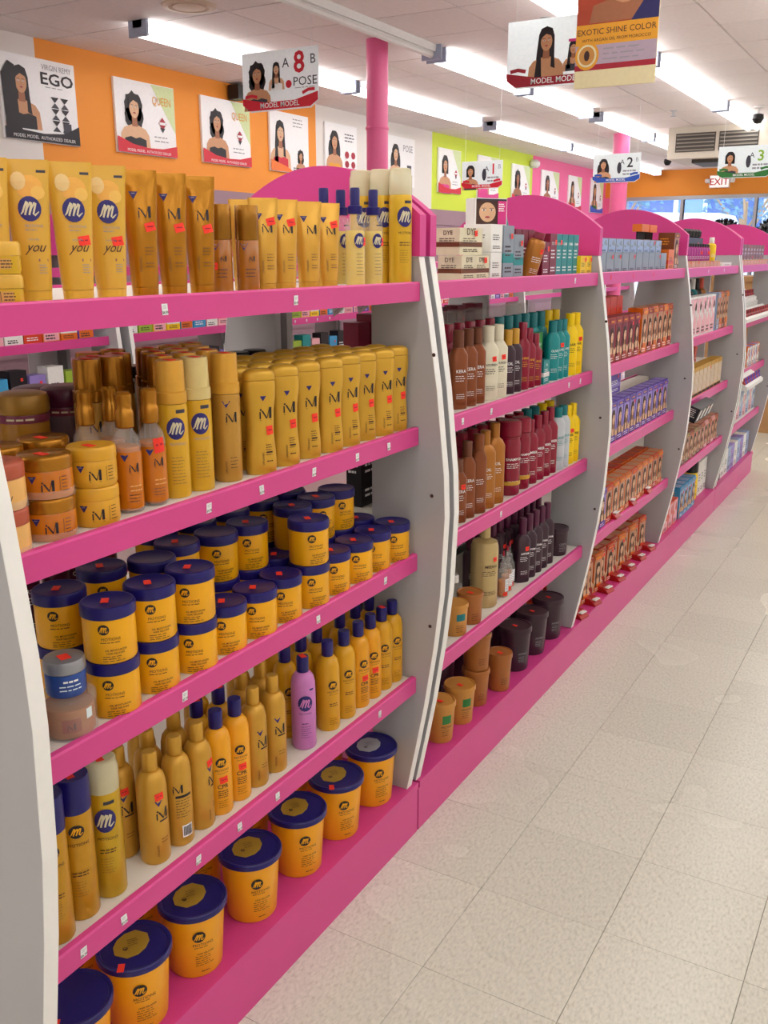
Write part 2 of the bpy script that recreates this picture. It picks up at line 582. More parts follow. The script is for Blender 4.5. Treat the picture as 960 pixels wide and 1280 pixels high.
@kind('bronze_cylinder')
def _():
    pr = [(.019, 0), (.020, .003), (.020, .086), (.019, .088)]
    mp = cyl_map(pr); p = Print(mp, .0004)
    p.tri(-.006, .083, .015, M_NAVYP, M_PRGREY); p.im(.008, .053, .009, M_INK)
    p.lines(-.004, .04, .018, 3, .006, .0015, M_BROWNP, 2)
    return [part('body', MB().lathe(pr, mat('brown amber gel', '#a8661a', .22, coat=.3)).mesh()),
            part('cap', MB().lathe([(.0195, .0885), (.0205, .090), (.0203, .144), (.019, .1465)], M_BRONZE).mesh()),
            part('label_print', p.mesh(), 0),
            part('?price_sticker', sticker_mesh(mp, -.009, .045, .012, .012, 0), 0)]

@kind('mist_bottle')
def _():
    pr = [(.020, 0), (.021, .004), (.021, .118), (.019, .128), (.012, .142), (.0105, .148)]
    liq = [(.0195, .003), (.0200, .006), (.0200, .108), (.019, .112)]
    mp = cyl_map(pr); p = Print(mp, .0004)
    p.mlogo(.002, .092, .011, M_NAVYP, M_SILVERP, .015)
    p.rect(.0, .122, .014, .125, M_GRAPH, nu=3)
    p.lines(-.004, .066, .018, 7, .007, .0009, M_GRAPH, 3)
    cap = MB().lathe([(.0145, .1445), (.0150, .147), (.0150, .160), (.0105, .1615), (.0100, .165), (.0102, .192), (.0092, .196)], M_NAVY)
    return [part('liquid', MB().lathe(liq, M_LIQ).mesh()), part('body', MB().lathe(pr, M_CLEAR).mesh()),
            part('cap', cap.mesh()), part('label_print', p.mesh(), 1),
            part('?price_sticker', sticker_mesh(mp, .016, .09, .010, .016, 0), 1)]

def can(capm, capstyle, bodym, h=.25, logo=True, r=.0265):
    b = h * (.80 if capstyle == 'clear' else .78)
    pr = [(r * .93, 0), (r, .004), (r, b - .014), (r * .96, b - .006), (r * .86, b)]
    mp = cyl_map(pr); p = Print(mp, .0004)
    if capstyle == 'clear':
        p.mlogo(.002, b - .052, .0175, M_NAVYP, M_SILVERP, .0215)
        p.rect(.001, b - .024, .019, b - .018, M_GRAPH, nu=3)
    else:
        p.mlogo(.002, b - .032, .0120, M_INK, M_YEL, .0115)
    p.text('MOTIONS', .004, b - .088 if capstyle == 'clear' else b - .058, .0075, M_BROWNP, sx=1)
    p.lines(-.010, b - .105, .028, 2, .005, .0018, M_BROWNP, 6)
    p.lines(-.010, b - .122, .026, 6, .005, .0009, mat('print olive', '#8a6a20', .5), 7)
    if capstyle == 'clear':
        cp = MB().lathe([(r * .98, b - .006), (r * 1.0, b - .004), (r * 1.0, h - .016), (r * .93, h - .012), (r * .90, h - .002), (r * .80, h)], capm)
    else:
        cp = MB().lathe([(r * 1.0, b - .004), (r * 1.01, b - .002), (r * 1.0, h - .003), (r * .96, h)], capm)
    return [part('body', MB().lathe(pr, bodym).mesh()), part('cap', cp.mesh(), None),
            part('label_print', p.mesh(), 0), part('?price_sticker', top_sticker(h, .006, -.002, .020, .012, .4), 1)]
@kind('can_clear')
def _(): return can(M_FROST, 'clear', mat('olive gold can', '#c8a01f', .28, metal=.3, jitter=.04), .248, r=.0265)
@kind('can_tall')
def _(): return can(M_FROST, 'clear', mat('pale yellow can', '#dcb02c', .28, metal=.2, jitter=.04), .244, r=.0255)
@kind('can_navy')
def _(): return can(M_NAVY, 'navy', mat('mustard can', '#c8921c', .28, metal=.25), .249, r=.0275)

@kind('jar_square')
def _():
    s = [(0, .0275, .0275, 4), (.004, .029, .029, 4), (.022, .029, .029, 4)]
    l = [(.0225, .030, .030, 4), (.036, .030, .030, 4), (.040, .028, .028, 4)]
    mp = loft_map(s); p = Print(mp, .0004)
    p.rect(-.022, .006, .024, .019, mat('print tan', '#dba659', .4), nu=4)
    p.rect(-.002, .007, -.0012, .019, M_BROWNP, 1)
    p.lines(.002, .017, .018, 3, .004, .0013, M_BROWNP, 4, 2)
    return [part('body', MB().loft(s, mat('yellow jar plastic', '#ddb021', .28)).mesh()), part('lid', MB().loft(l, M_YELT).mesh()),
            part('label_print', p.mesh(), 0)]

@kind('jar_low')
def _(v='amber'):
    r, h = {'amber': (.038, .061), 'yellow': (.036, .060), 'peach': (.038, .064)}[v]
    lm = {'amber': M_COPPER, 'yellow': mat('yellow satin', '#dfa52a', .3), 'peach': M_ROSE}[v]
    bm = {'amber': M_AMBER, 'yellow': mat('yellow satin', '#dfa52a', .3), 'peach': M_PEACH}[v]
    zb = .040 if v != 'peach' else .042
    pr = [(r * .93, 0), (r * .99, .005), (r, .010), (r, zb - .003), (r * .97, zb)]
    mp = cyl_map(pr); p = Print(mp, .0005)
    if v != 'peach':
        p.tri(-.022, zb - .006, .013, M_NAVYP, M_PRGREY); p.im(.0, .012, .016, M_INK)
        p.rect(.016, .010, .0166, .032, M_BROWNP)
        p.lines(.019, .032, .012, 5, .005, .0012, M_BROWNP, 4)
    else:
        p.text('you', .006, .014, .016, M_BROWNP, shear=.45, sx=.85)
    out = [part('body', MB().lathe(pr, bm, 32).mesh()),
           part('lid', MB().lathe([(r * 1.0, zb + .0005), (r * 1.01, zb + .003), (r * 1.01, h - .004), (r * .97, h - .001), (r * .93, h)], lm, 32).mesh()),
           part('label_print', p.mesh(), 0)]
    if v in ('amber', 'peach'):
        out.append(part('clear_base', MB().lathe([(r * .95, -.0), (r * 1.04, .001), (r * 1.04, .010), (r * 1.01, .0115)], M_CLEAR, 32).mesh(), 0))
    out.append(part('?price_sticker', top_sticker(h, .010, -.004, .022, .012, .5), 1))
    return out

@kind('serum')
def _():
    pr = [(.020, 0), (.022, .003), (.022, .108), (.020, .118), (.012, .130), (.0105, .137)]
    lab = [(.0224, .008), (.0224, .098)]
    mp = cyl_map([(.0228, .0), (.0228, .12)]); p = Print(mp, .0003)
    p.tri(-.008, .094, .013, M_NAVYP); p.im(.007, .066, .014, M_INK)
    p.lines(-.002, .045, .022, 2, .007, .002, M_PEACH, 5); p.lines(-.004, .03, .022, 3, .005, .001, M_BROWNP, 6)
    cap = MB().lathe([(.0125, .134), (.0145, .136), (.0145, .160), (.0125, .163), (.0125, .176), (.0135, .179), (.0130, .186), (.009, .190)], M_COPPER)
    return [part('bottle', MB().lathe(pr, M_CLEAR).mesh()), part('fill', MB().lathe([(.0190, .004), (.0205, .006), (.0205, .103), (.019, .105)], M_AMBER).mesh()),
            part('pump_cap', cap.mesh()), part('label', MB().lathe(lab, M_AMBER, caps=False).mesh(), 0), part('label_print', p.mesh(), 0),
            part('?price_sticker', sticker_mesh(mp, .008, .10, .018, .024, .1), 0)]

@kind('mousse')
def _(cap='gold', body='m'):
    cm = {'gold': mat('satin gold cap', '#e0a73c', .28, metal=.2), 'cream': mat('cream gold cap', '#dcc784', .3), 'copper': M_COPPER}[cap]
    r = .0255
    pr = [(r * .95, 0), (r, .004), (r, .150), (r * .95, .157)]
    bm = {'m': mat('lemon body', '#dcab26', .25, jitter=.04), 'im': mat('gold foam body', '#c4933c', .28, metal=.25), 'back': M_GOLD}[body]
    mp = cyl_map(pr); p = Print(mp, .0004)
    if body == 'm':
        p.mlogo(.0, .118, .0155, M_NAVYP, M_SILVERP, .0185); p.rect(.001, .143, .018, .149, M_GRAPH, nu=3)
        p.text('MOTIONS', .002, .090, .006, M_PRGREY); p.lines(-.010, .070, .025, 9, .0055, .0012, mat('print olive', '#8a6a20', .5), 3)
    elif body == 'im':
        p.tri(-.004, .146, .015, M_NAVYP); p.im(.006, .108, .018, M_INK); p.text('ORGANIC', -.006, .028, .005, M_BROWNP, up=True)
        p.lines(0, .045, .016, 4, .006, .0012, M_BROWNP, 3)
    base = MB().lathe([(r * .96, -.0), (r * 1.01, .0005), (r * 1.01, .005), (r, .006)], M_CLEAR)
    cp = MB().lathe([(r * .99, .158), (r * 1.01, .160), (r * 1.01, .176), (r * .93, .178), (r * .90, .224), (r * .86, .228)], cm)
    return [part('body', MB().lathe(pr, bm).mesh()), part('cap', cp.mesh()), part('label_print', p.mesh(), 0),
            part('?price_sticker', top_sticker(.228, .004, 0, .020, .012, .5), 1)]

@kind('jar_dome')
def _(v='gold'):
    r = .041
    pr = [(r * .94, 0), (r, .006), (r, .076), (r * .96, .082)]
    bm, lm = {'gold': (mat('amber jar body', '#a2701f', .25), mat('olive gold dome lid', '#a47b32', .28, metal=.3)), 'plum': (M_GREYV, M_PLUM)}[v]
    mp = cyl_map([(r * 1.015, 0), (r * 1.015, .09)]); p = Print(mp, .0003)
    p.lines(-.03, .076, .06, 1, .005, .003, M_SILVERP, 3)
    band = MB().lathe([(r * 1.01, .068), (r * 1.015, .070), (r * 1.015, .079), (r * 1.005, .081)], mat('maroon band', '#7a3048', .3), 32)
    lid = MB().lathe([(r * 1.02, .0825), (r * 1.06, .086), (r * 1.06, .102), (r * .98, .112), (r * .70, .116)], lm, 32)
    return [part('body', MB().lathe(pr, bm, 32).mesh()), part('lid', lid.mesh()), part('band', band.mesh(), 0), part('label_print', p.mesh(), 0)]

@kind('shampoo')
def _():
    secs = [(0, .0265, .0165, 2.6), (.004, .0285, .018, 2.6), (.03, .0290, .0185, 2.5), (.075, .0255, .0160, 2.5), (.115, .0262, .0165, 2.5), (.148, .0302, .0185, 2.6), (.168, .0302, .0185, 2.7), (.173, .0292, .0175, 2.7)]
    caps = [(.1735, .0292, .0175, 2.7), (.1750, .0302, .0185, 2.7), (.184, .0298, .0180, 2.7), (.1895, .0270, .0165, 2.5), (.1930, .021, .013, 2.3), (.1948, .011, .008, 2)]
    mp = loft_map(secs); p = Print(mp, .0005)
    p.tri(.002, .146, .012, M_NAVYP); p.im(.008, .104, .021, M_INK)
    p.text('ORGANIC', .001, .030, .0055, M_BROWNP, up=True)
    p.lines(.005, .056, .014, 5, .0045, .0013, M_BROWNP, 3); p.rect(.006, .040, .018, .043, M_BROWNP); p.lines(.006, .026, .012, 1, .004, .002, M_BROWNP, 2)
    return [part('body', MB().loft(secs, M_GOLD, 32).mesh()), part('cap', MB().loft(caps, M_GOLD, 32).mesh()), part('label_print', p.mesh(), 0),
            part('?price_sticker', sticker_mesh(mp, .014, .082, .013, .017, .1), 0)]

@kind('jar_navy')
def _():
    r = .041
    pr = [(r * .95, 0), (r, .004), (r, .070), (r * .99, .072)]
    mp = cyl_map(pr); p = Print(mp, .0005)
    p.mlogo(-.012, .058, .0085, M_INK, M_YEL)
    p.text('MOTIONS', -.002, .040, .0065, M_BROWNP, align='c'); p.lines(-.018, .037, .03, 1, .004, .0012, M_BROWNP, 2)
    p.text('OIL MOISTURIZER', .005, .022, .0042, M_BROWNP, bold=.01); p.text('HAIR RELAXER', .004, .017, .0042, M_BROWNP, bold=.01)
    p.lines(-.016, .0135, .038, 3, .0036, .0010, M_BROWNP, 8)
    lid = MB().lathe([(r * 1.0, .0722), (r * 1.05, .0735), (r * 1.05, .088), (r * 1.02, .0915), (r * .94, .0922), (r * .90, .0912)], M_NAVY, 32)
    return [part('body', MB().lathe(pr, M_YEL, 32).mesh()), part('lid', lid.mesh()), part('label_print', p.mesh(), 0),
            part('?price_sticker', top_sticker(.0922, .004, -.004, .020, .012, -.2), 1)]

@kind('jar_blue')
def _():
    r = .030
    pr = [(r * .93, 0), (r, .004), (r, .034), (r * .98, .036)]
    p = Print(cyl_map([(r * 1.003, 0), (r * 1.003, .04)]), .0004)
    p.lines(-.006, .028, .03, 1, .004, .003, M_PRWHITE, 3); p.lines(-.012, .020, .036, 2, .006, .0018, M_PRICE, 5)
    return [part('body', MB().lathe(pr, M_BLUEL, 28).mesh()),
            part('lid', MB().lathe([(r * 1.0, .0365), (r * 1.04, .038), (r * 1.04, .052), (r * .98, .056), (r * .9, .0565)], M_SILV, 28).mesh()),
            part('label_print', p.mesh(), 0), part('price_sticker', top_sticker(.0565, .004, 0, .020, .016, .3), 1)]
@kind('jar_shell')
def _():
    r = .041
    inner = MB().lathe([(r * .9, .004), (r * .93, .006), (r * .93, .046), (r * .9, .048)], mat('orange brown gel', '#a96a35', .3), 32)
    sh = MB().lathe([(r * .95, 0), (r * 1.02, .004), (r, .050), (r * 1.04, .052), (r * 1.04, .062), (r * .9, .066)], M_CLEAR, 32)
    p = Print(cyl_map([(r * .94, 0), (r * .94, .05)]), .0005)
    p.rect(-.014, .014, .014, .036, mat('print rust', '#9a4a2c', .4), nu=3); p.im(.0, .018, .011, M_BROWNP); p.rect(.024, .030, .036, .046, M_PRICE, nu=2)
    return [part('tub', inner.mesh()), part('clear_shell', sh.mesh()), part('label_print', p.mesh(), 0)]

@kind('lotion')
def _(v='gold'):
    bm = {'gold': mat('lotion gold', '#d09e3a', .34, metal=.35, jitter=.04), 'goldback': mat('lotion gold', '#d09e3a', .34), 'yellow': mat('lotion yellow', '#e0a51c', .32, jitter=.05), 'yellow_cpr': mat('lotion amber yellow', '#f0a61a', .32, jitter=.04), 'pink': M_PINKB}[v]
    cm = bm if v.startswith('gold') else M_NAVY
    r = .0265
    pr = [(r * .92, 0), (r, .005), (r, .135), (r * .97, .150), (r * .86, .163), (r * .62, .172), (r * .50, .174)]
    cap = MB().lathe([(r * .46, .1742), (r * .50, .176), (r * .50, .205), (r * .46, .209)], cm, 20) if not v.startswith('gold') else \
        MB().lathe([(r * .46, .1742), (r * .50, .176), (r * .49, .205), (r * .42, .209)], cm, 20)
    mp = cyl_map(pr[:5]); p = Print(mp, .0005)
    if v == 'gold':
        p.tri(.002, .124, .014, M_NAVYP); p.im(.009, .088, .020, M_INK); p.rect(.002, .083, .020, .086, M_INK, nu=3)
        p.text('ORGANIC', -.002, .028, .005, M_BROWNP, up=True); p.lines(.003, .05, .014, 2, .006, .0012, M_BROWNP, 2)
    elif v == 'goldback':
        p.im(-.006, .108, .016, M_INK); p.rect(-.012, .098, .018, .103, M_INK, nu=4); p.lines(-.012, .094, .028, 7, .0055, .0011, M_BROWNP, 2)
        p.rect(-.003, .018, .017, .042, M_PRWHITE, nu=3)
        for i in range(8): p.rect(-.001 + i * .0021, .021, .0002 + i * .0021, .040, M_INK, 1)
    elif v == 'pink':
        p.mlogo(.0, .110, .0155, M_NAVYP, M_PINKB, .018); p.rect(.010, .138, .020, .142, M_NAVYP, nu=2)
        p.text('MOTIONS', .0, .084, .006, M_NAVYP); p.lines(-.008, .064, .02, 1, .004, .002, M_NAVYP, 1); p.lines(-.010, .056, .022, 6, .005, .0009, M_NAVYP, 2)
    else:
        p.mlogo(.0, .112, .0100, M_INK, M_YEL); p.text('MOTIONS', .002, .094, .0062, M_BROWNP)
        p.lines(-.008, .090, .022, 1, .004, .0008, M_BROWNP, 2)
        if v == 'yellow_cpr':
            p.text('CPR', .002, .058, .0115, M_INK, bold=.01); p.lines(-.008, .053, .022, 4, .0042, .0016, M_BROWNP, 5)
        else:
            p.lines(-.008, .068, .022, 2, .005, .0018, M_BROWNP, 5)
        p.lines(-.008, .032, .022, 4, .0045, .0008, M_BROWNP, 9)
    st = sticker_mesh(cyl_map([(r, 0), (r, .2)]), .004, .075 if v != 'gold' else .132, .016, .014, .1)
    if v in ('pink', 'yellow'): st = top_sticker(.209, .002, 0, .018, .012, .3)
    return [part('body', MB().lathe(pr, bm, 28).mesh()), part('cap', cap.mesh()), part('label_print', p.mesh(), 0),
            part('?price_sticker', st, 0 if v in ('gold', 'yellow_cpr', 'goldback') else 1)]

@kind('bucket')
def _(v='gold'):
    pr = [(.050, 0), (.0525, .004), (.0610, .128), (.0620, .134)]
    lid = [(.0615, .1345), (.0675, .136), (.0675, .146), (.0655, .1485), (.0600, .1470), (.0590, .1450)]
    mp = cyl_map(pr); p = Print(mp, .0006)
    p.mlogo(-.002, .098, .0125, M_INK, M_YEL); p.text('MOTIONS', .006, .076, .0090, M_BROWNP)
    p.lines(-.012, .073, .036, 1, .004, .0012, M_BROWNP, 3); p.text('HAIR RELAXER', .010, .056, .0050, M_BROWNP, bold=.01)
    p.lines(-.010, .052, .038, 5, .0052, .0012, M_BROWNP, 4); p.lines(0, .016, .024, 1, .004, .0018, M_BROWNP, 1)
    fm = {'gold': M_GOLDF, 'silver': mat('silver seal', '#b9bac0', .35, metal=.3), 'lid': M_NAVY}[v]
    seal = MB()
    pts = [(.038 * math.cos(a) * (1 if i % 2 else .99), .030 * math.sin(a)) for i, a in enumerate([R(x) for x in (25, 60, 90, 120, 155, 205, 240, 270, 300, 335)])]
    n = len(pts); ang = -.7; c, q = math.cos(ang), math.sin(ang)
    P = [(-.006 + x * c - y * q, -.004 + x * q + y * c) for x, y in pts]
    seal.add([(x, y, z) for z in (.1452, .1462) for x, y in P], [tuple(range(n, 2 * n))] + [(i, (i + 1) % n, (i + 1) % n + n, i + n) for i in range(n)], fm)
    sp = Print(lambda u, v_, e: (-.006 + (-v_) * 1 + .0, u - .004, .1462 + e), .0004)
    sp.mlogo(-.012, -.010, .0045, M_BROWNP, fm); sp.lines(-.006, .012, .022, 4, .005, .0010, M_BROWNP, 3)
    out = [part('body', MB().lathe(pr, M_YELB, 36).mesh()), part('lid', MB().lathe(lid, M_NAVY, 40).mesh()), part('label_print', p.mesh(), 0)]
    if v != 'lid':
        out += [part('seal_sticker', seal.mesh('s', 0), 1, 'silver octagonal seal' if v == 'silver' else 'gold octagonal seal'), part('seal_print', sp.mesh(), 1)]
    out.append(part('?price_sticker', top_sticker(.1485, .052, -.030, .020, .012, -.3), 1))
    return out

# generic round bottle, square-shouldered bottle, tub and box
@kind('bottle')
def _(c, capc, h=.2, r=.022, sh=.8, capr=.5, txt='', tc='white', style='r', band=''):
    bm = MATS[c]; cm = MATS[capc]; tm = {'white': M_PRWHITE, 'ink': M_INK, 'brown': M_BROWNP, 'gold': M_PRGOLD, 'cyan': M_TEAL}[tc]
    zb = h * sh
    if style == 'r':
        pr = [(r * .93, 0), (r, .004), (r, zb * .88), (r * .9, zb * .95), (r * capr * 1.05, zb)]
        mp = cyl_map(pr[:4]); body = MB().lathe(pr, bm, 20)
        cap = MB().lathe([(r * capr, zb + .0003), (r * capr * 1.08, zb + .002), (r * capr * 1.04, h - .002), (r * capr * .95, h)], cm, 18)
    else:
        secs = [(0, r * 1.0, r * .72, 3), (.004, r * 1.05, r * .78, 3), (zb * .88, r * 1.05, r * .78, 3), (zb * .96, r * .8, r * .6, 2.5), (zb, r * capr, r * capr, 2)]
        mp = loft_map(secs[:3]); body = MB().loft(secs, bm, 24)
        cap = MB().loft([(zb + .0003, r * capr * .95, r * capr * .95, 2.2), (h - .002, r * capr * .95, r * capr * .95, 2.2), (h, r * capr * .85, r * capr * .85, 2.2)], cm, 20)
    p = Print(mp, .0006)
    w = r * 1.1
    if txt: p.text(txt, 0, zb * .60, min(.012, 1.5 * r / max(3, len(txt)) * 1.5), tm, bold=.01)
    p.lines(-w * .6, zb * .55, w * 1.2, 3, .006, .0016, tm, 3); p.lines(-w * .5, zb * .25, w, 3, .005, .0012, tm, 5)
    if band:
        zz = zb * .18
        p.rect(-w * 1.2, zz, w * 1.2, zz + .012, MATS[band], 2, 10 if style == 'r' else 8)
    return [part('body', body.mesh()), part('cap', cap.mesh()), part('label_print', p.mesh(), 0),
            part('?price_sticker', sticker_mesh(mp, w * .3, zb * .72, .014, .014, .1), 0)]

@kind('nozzle_bottle')
def _(c='amber gel'):
    pr = [(.017, 0), (.018, .003), (.018, .075), (.012, .090), (.009, .094)]
    top = MB().lathe([(.011, .094), (.0115, .106), (.005, .112), (.0022, .140), (.0010, .144)], M_CLEAR, 14)
    p = Print(cyl_map(pr), .0005); p.rect(-.002, .02, .016, .06, M_PRWHITE, nu=4); p.lines(0, .055, .013, 6, .006, .0012, M_INK, 3, 2)
    return [part('body', MB().lathe(pr, M_CLEAR, 18).mesh()), part('liquid', MB().lathe([(.0160, .003), (.0165, .05), (.015, .052)], MATS[c], 18).mesh()),
            part('nozzle', top.mesh()), part('tip', MB().lathe([(.0032, .132), (.0036, .134), (.0026, .146), (.001, .148)], M_REDD, 10).mesh(), 2), part('label_print', p.mesh(), 0),
            part('?price_sticker', sticker_mesh(cyl_map(pr), .0, .012, .014, .012, .1), 0)]

@kind('tub')
def _(c, lidc, h=.12, r=.045, taper=.88, txt='', patch=''):
    pr = [(r * taper * .96, 0), (r * taper, .004), (r * .985, h * .86), (r * .985, h * .865)]
    lid = [(r * .99, h * .866), (r * 1.05, h * .875), (r * 1.05, h * .955), (r * 1.01, h), (r * .93, h), (r * .90, h * .985)]
    p = Print(cyl_map(pr), .0006)
    if patch: p.rect(-.012, h * .5, .016, h * .72, MATS[patch], nu=4)
    tm = M_PRGREY if 'plum' in c else M_BROWNP
    if txt: p.text(txt, .002, h * .40, .010, tm)
    p.lines(-.012, h * .36, .028, 4, .006, .0014, tm, 4)
    return [part('body', MB().lathe(pr, MATS[c], 30).mesh()), part('lid', MB().lathe(lid, MATS[lidc], 32).mesh()), part('label_print', p.mesh(), 0),
            part('?price_sticker', top_sticker(h, .012, -.006, .018, .012, .4) if True else None, 1)]

def portrait(p, cu, cv, s, hair='long', skin=None, hairm=None, dress=None, sk2=None, lay=0):
    """printed head and shoulders, s = head height"""
    skin = skin or M_SKIN; hairm = hairm or M_HAIR; sk2 = sk2 or M_SKIND
    L = lay
    if hair == 'long':
        p.poly([(cu - .42 * s, cv + .35 * s), (cu - .30 * s, cv + .62 * s), (cu, cv + .72 * s), (cu + .30 * s, cv + .60 * s), (cu + .42 * s, cv + .25 * s),
                (cu + .44 * s, cv - .6 * s), (cu + .36 * s, cv - 1.5 * s), (cu + .12 * s, cv - 1.7 * s), (cu - .35 * s, cv - 1.75 * s), (cu - .60 * s, cv - 1.5 * s), (cu - .52 * s, cv - .5 * s)], hairm, L)
    elif hair == 'curly':
        p.ell(cu, cv + .05 * s, .56 * s, .66 * s, hairm, L, 26, 2, .22, 3)
        p.ell(cu - .28 * s, cv - .45 * s, .32 * s, .42 * s, hairm, L, 18, 2, .3, 4); p.ell(cu + .30 * s, cv - .4 * s, .28 * s, .42 * s, hairm, L, 18, 2, .3, 5)
    elif hair == 'wavy':
        p.ell(cu, cv + .12 * s, .50 * s, .58 * s, hairm, L, 22, 2, .1, 3)
        p.ell(cu - .40 * s, cv - .75 * s, .30 * s, .80 * s, hairm, L, 18, 2, .3, 4); p.ell(cu + .38 * s, cv - .7 * s, .28 * s, .80 * s, hairm, L, 18, 2, .3, 5)
    elif hair == 'bob':
        p.ell(cu, cv + .08 * s, .50 * s, .62 * s, hairm, L, 22, 2, .08, 3); p.rect(cu - .5 * s, cv - .55 * s, cu + .5 * s, cv + .1 * s, hairm, L)
    # shoulders, neck
    p.poly([(cu - 1.0 * s, cv - 1.9 * s), (cu - .92 * s, cv - 1.15 * s), (cu - .70 * s, cv - .88 * s), (cu - .20 * s, cv - .72 * s), (cu + .20 * s, cv - .72 * s),
            (cu + .70 * s, cv - .88 * s), (cu + .92 * s, cv - 1.15 * s), (cu + 1.0 * s, cv - 1.9 * s)], skin, L + 1)
    if hair in ('long',):
        p.poly([(cu - .44 * s, cv - .2 * s), (cu - .30 * s, cv - .45 * s), (cu - .22 * s, cv - 1.7 * s), (cu - .62 * s, cv - 1.7 * s)], hairm, L + 2)
        p.poly([(cu + .40 * s, cv - .2 * s), (cu + .28 * s, cv - .45 * s), (cu + .26 * s, cv - 1.2 * s), (cu + .50 * s, cv - 1.3 * s)], hairm, L + 2)
    p.poly([(cu - .16 * s, cv - .35 * s), (cu + .16 * s, cv - .35 * s), (cu + .19 * s, cv - .80 * s), (cu - .19 * s, cv - .80 * s)], sk2, L + 2)
    if dress:
        p.poly([(cu - .72 * s, cv - 1.9 * s), (cu - .70 * s, cv - 1.35 * s), (cu - .3 * s, cv - 1.25 * s), (cu, cv - 1.32 * s), (cu + .3 * s, cv - 1.25 * s), (cu + .70 * s, cv - 1.35 * s), (cu + .72 * s, cv - 1.9 * s)], dress, L + 2)
    p.ell(cu, cv, .31 * s, .44 * s, skin, L + 3, 18)
    # hair line
    p.poly([(cu - .34 * s, cv + .02 * s), (cu - .33 * s, cv + .38 * s), (cu - .12 * s, cv + .54 * s), (cu + .18 * s, cv + .52 * s), (cu + .34 * s, cv + .34 * s), (cu + .34 * s, cv + .02 * s), (cu + .24 * s, cv + .26 * s), (cu - .02 * s, cv + .36 * s), (cu - .22 * s, cv + .22 * s)], hairm, L + 4)
    for sx in (-1, 1):
        p.ell(cu + sx * .13 * s, cv + .06 * s, .060 * s, .026 * s, M_PRWHITE, L + 4, 10, 1)
        p.ell(cu + sx * .13 * s, cv + .06 * s, .026 * s, .026 * s, M_INK, L + 5, 8, 1)
        p.stroke([(cu + sx * .06 * s, cv + .12 * s), (cu + sx * .14 * s, cv + .155 * s), (cu + sx * .21 * s, cv + .12 * s)], .02 * s, M_HAIR, L + 5)
    p.stroke([(cu + .0 * s, cv + .04 * s), (cu + .03 * s, cv - .09 * s), (cu - .03 * s, cv - .10 * s)], .014 * s, sk2, L + 5)
    p.ell(cu, cv - .20 * s, .085 * s, .034 * s, M_LIPS, L + 5, 10, 1)

